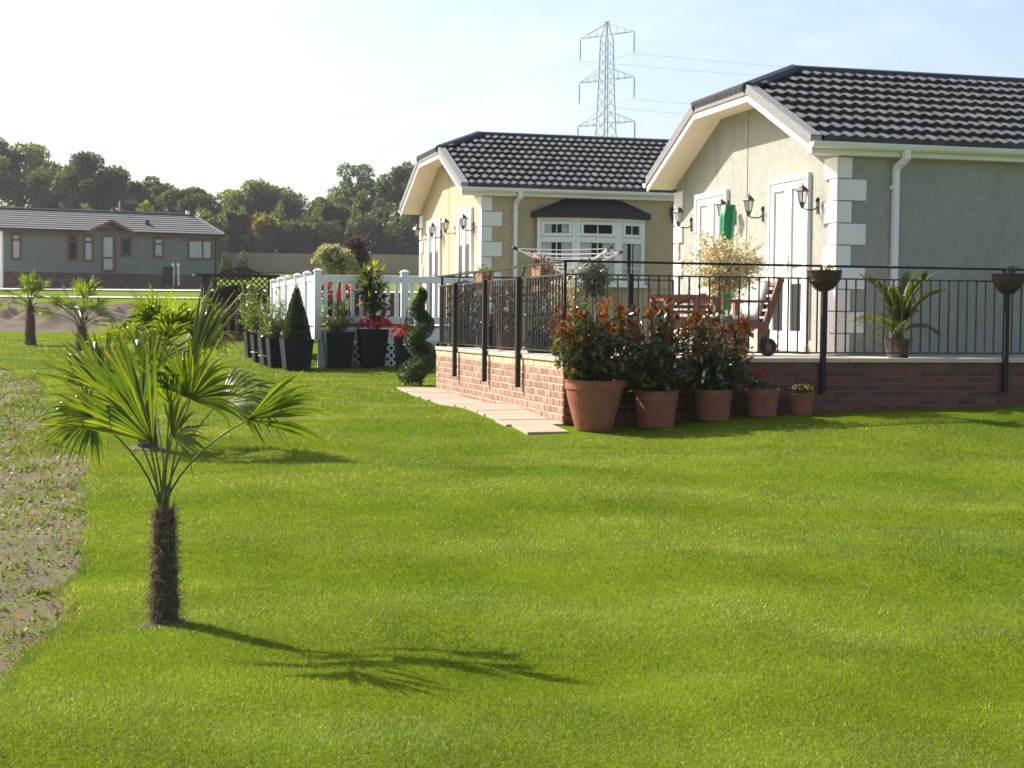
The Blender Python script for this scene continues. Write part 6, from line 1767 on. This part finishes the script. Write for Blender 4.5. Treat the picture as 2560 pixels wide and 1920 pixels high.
def tree(label, px, ptop, pbot, hw_px, d, kind, nl, nleaf, seed, size=0.36, name='broadleaf_tree', lumpr=0.34, trunk=True):
    rg = np.random.default_rng(seed)
    base = at(px, 640, d); gx = gz(base[0], base[1])
    b = np.array([base[0], base[1], gx])
    zt_ = at(px, ptop, d)[2] - gx; zb_ = at(px, pbot, d)[2] - gx; r = hw_px * d / FPX
    t = thing(name, label, 'tree', b, 0, 'trees beyond the far fence')
    cz = (zt_ + zb_) / 2
    cs = lumpy(t, (0, 0, cz), (r * 1.06, r * 0.9, (zt_ - zb_) / 2), int(nl * 2.2), int(nleaf * 2.1), size, TM[kind], rg, lumpr=lumpr * 0.74)
    tr = MB(); tr.tube([(0, 0, -0.5), (0.1, 0, zb_ * 0.6 + 0.5), (-0.1, 0.1, cz), (0.05, 0, zt_ * 0.86)], [0.035 * zt_, 0.026 * zt_, 0.017 * zt_, 0.004 * zt_], 8)
    for c in cs[:14]:
        s = np.array([0, 0, zb_ * 0.5 + (c[2] - zb_ * 0.5) * 0.35]); mid = (s + c) / 2 + np.array([0, 0, 0.06 * zt_])
        tr.tube([s, mid, c], [0.011 * zt_, 0.007 * zt_, 0.002 * zt_], 5)
    tr.build('trunk', M['bark'], t)
    return t
K = 1.1573
tree('tall airy tree rising highest at the left edge', 40 * K, 285 * K, 480 * K, 95 * K, 172, 'green', 34, 6500, 101, lumpr=0.26)
tree('dark tree right of the airy tree at the left edge', 118 * K, 345 * K, 490 * K, 62 * K, 168, 'dark', 22, 5200, 102, lumpr=0.32)
tree('broad dark oak above the ridge left of the porch gable', 200 * K, 328 * K, 490 * K, 85 * K, 165, 'dark', 34, 11000, 103)
tree('dark tree above the porch gable of the grey bungalow', 308 * K, 378 * K, 492 * K, 66 * K, 170, 'dark', 26, 7500, 104)
tree('brownish tree above the right end of the grey bungalow', 415 * K, 402 * K, 520 * K, 82 * K, 166, 'brown', 28, 8000, 105)
tree('large rounded green tree between the bungalow and the cream house', 570 * K, 376 * K, 545 * K, 100 * K, 170, 'green', 40, 12500, 106)
tree('small yellow autumn tree below the large rounded tree', 567 * K, 455 * K, 545 * K, 42 * K, 150.5, 'yellow', 16, 2600, 107, 0.5)
tree('dark pointed tree left of the cream house tree group', 700 * K, 425 * K, 560 * K, 62 * K, 160, 'dark', 26, 7000, 108)
tree('tall loose tree top rising left of the cream house', 775 * K, 352 * K, 540 * K, 92 * K, 176, 'green', 34, 8500, 109, lumpr=0.27)
tree('tallest dark tree touching the cream house eaves', 868 * K, 338 * K, 545 * K, 66 * K, 172, 'dark', 28, 8000, 110, lumpr=0.30)
tree('mid green tree low beside the cream house wall', 850 * K, 428 * K, 560 * K, 62 * K, 158, 'dark', 26, 7000, 111)
tree('low bushy tree at the right end of the grey bungalow', 500 * K, 452 * K, 560 * K, 55 * K, 151.5, 'brown', 20, 5000, 112)
tree('low green tree beside the yellow autumn tree', 630 * K, 470 * K, 560 * K, 60 * K, 151.5, 'green', 22, 5500, 113)
tree('dark tree hidden partly behind the cream house', 960 * K, 350 * K, 560 * K, 90 * K, 175, 'dark', 26, 6500, 114)
# dark hedge bank behind the fence
hd = []
rg = np.random.default_rng(120)
n = 45000
s = rg.uniform(-0.12, 1.10, n); px = 480 * K + s * (930 - 480) * K
dd = 152 + rg.uniform(0, 9, n)
c0 = CAM[None] + (F[None] + R[None] * ((px - 1280) / FPX)[:, None]) * dd[:, None]
zg = G(c0[:, 0], c0[:, 1])
ht = 5.2 + 1.1 * np.sin(s * 31) + 0.8 * np.sin(s * 71 + 1) + 0.5 * np.sin(s * 140)
P = np.stack([c0[:, 0], c0[:, 1], zg + ht * rg.uniform(0, 1, n) ** 0.6], -1)
tag(put('hedge_bank', leaf_mesh('hedge_bank', P, rdir(n, rg), unit(UPV + rdir(n, rg)), 0.38 * rg.uniform(0.6, 1.3, n), 0.62, TM['dark'])), 'dark hedge bank running behind the tan timber fence', 'hedge', kind='stuff')
px = rg.uniform(-80, 560, 16000); dd = 140 + rg.uniform(0, 10, 16000)
c0 = CAM[None] + (F[None] + R[None] * ((px - 1280) / FPX)[:, None]) * dd[:, None]
P = np.stack([c0[:, 0], c0[:, 1], G(c0[:, 0], c0[:, 1]) + (4.6 + 1.2 * np.sin(px / 26) + 0.7 * np.sin(px / 11)) * rg.uniform(0, 1, 16000) ** 0.6], -1)
tag(put('hedge_bank', leaf_mesh('hedge_bank', P, rdir(16000, rg), unit(UPV + rdir(16000, rg)), 0.55 * rg.uniform(0.6, 1.3, 16000), 0.62, TM['dark'])), 'dark hedge bank rising behind the roof of the grey bungalow', 'hedge', kind='stuff')
# garden shrubs seen over the white fence
def garden_shrub(lab, px, ptop, pbot, hw_px, d, mt, nleaf, size, seed, nl=40):
    rg = np.random.default_rng(seed)
    base = at(px, pbot, d); g = gz(base[0], base[1])
    t = thing('garden_shrub', lab, 'shrub', (base[0], base[1], g), 0)
    z1_, z0_ = at(px, ptop, d)[2] - g, max(0.1, at(px, pbot, d)[2] - g); r = hw_px * d / FPX
    cs = lumpy(t, (0, 0, (z1_ + z0_) / 2), (r, r, (z1_ - z0_) / 2), nl, nleaf, size, mt, rg, 'foliage', lumpr=0.28)
    st = MB()
    for c in cs[:8]: st.tube([(0, 0, -0.1), (c[0] * 0.4, c[1] * 0.4, c[2] * 0.6), c], [0.05, 0.03, 0.01], 5)
    st.build('stem', M['bark'], t)
garden_shrub('pale green feathery shrub behind the white fence', 725 * K, 525 * K, 600 * K, 52 * K, 46, M['pampas'], 6500, 0.10, 131)
garden_shrub('purple leaved shrub behind the pale feathery shrub', 770 * K, 498 * K, 600 * K, 34 * K, 50, M['purple_leaf'], 2600, 0.11, 132)
for i, (px, lab) in enumerate(((564, 'small dark conifer before the far fence beside the grey bungalow'), (607, 'small dark conifer before the far fence above the arbour'))):
    p = at(px, 676, 100.0); g = gz(p[0], p[1])
    t = thing('small_conifer', lab, 'conifer', (p[0], p[1], g), 0, 'small conifers by the far fence')
    P, Nn = cone_pts(900, 0.42, p[2] - g + 1.2, rg, 0.1); shell(t, 'foliage', P, Nn, 0.22, 0.5, TM['dark'], rg)
    MB().tube([(0, 0, -0.2), (0, 0, 1.2)], 0.05, 6).build('trunk', M['bark'], t)

# ================================================================== AIR
hz = MB()
hz.box(-150, 330, -12, 520, -3, 75)
hm, nt, bs, out = nodes('pale_haze')
nt.nodes.remove(bs)
pvn = N_(nt, 'ShaderNodeVolumePrincipled')
pvn.inputs['Color'].default_value = (0.86, 0.92, 1.0, 1)
pvn.inputs['Density'].default_value = 0.0003
pvn.inputs['Anisotropy'].default_value = 0.2
nt.links.new(pvn.outputs[0], out.inputs['Volume'])
tag(hz.build('haze', hm), 'thin pale haze in the air over the gardens', 'haze', kind='stuff')
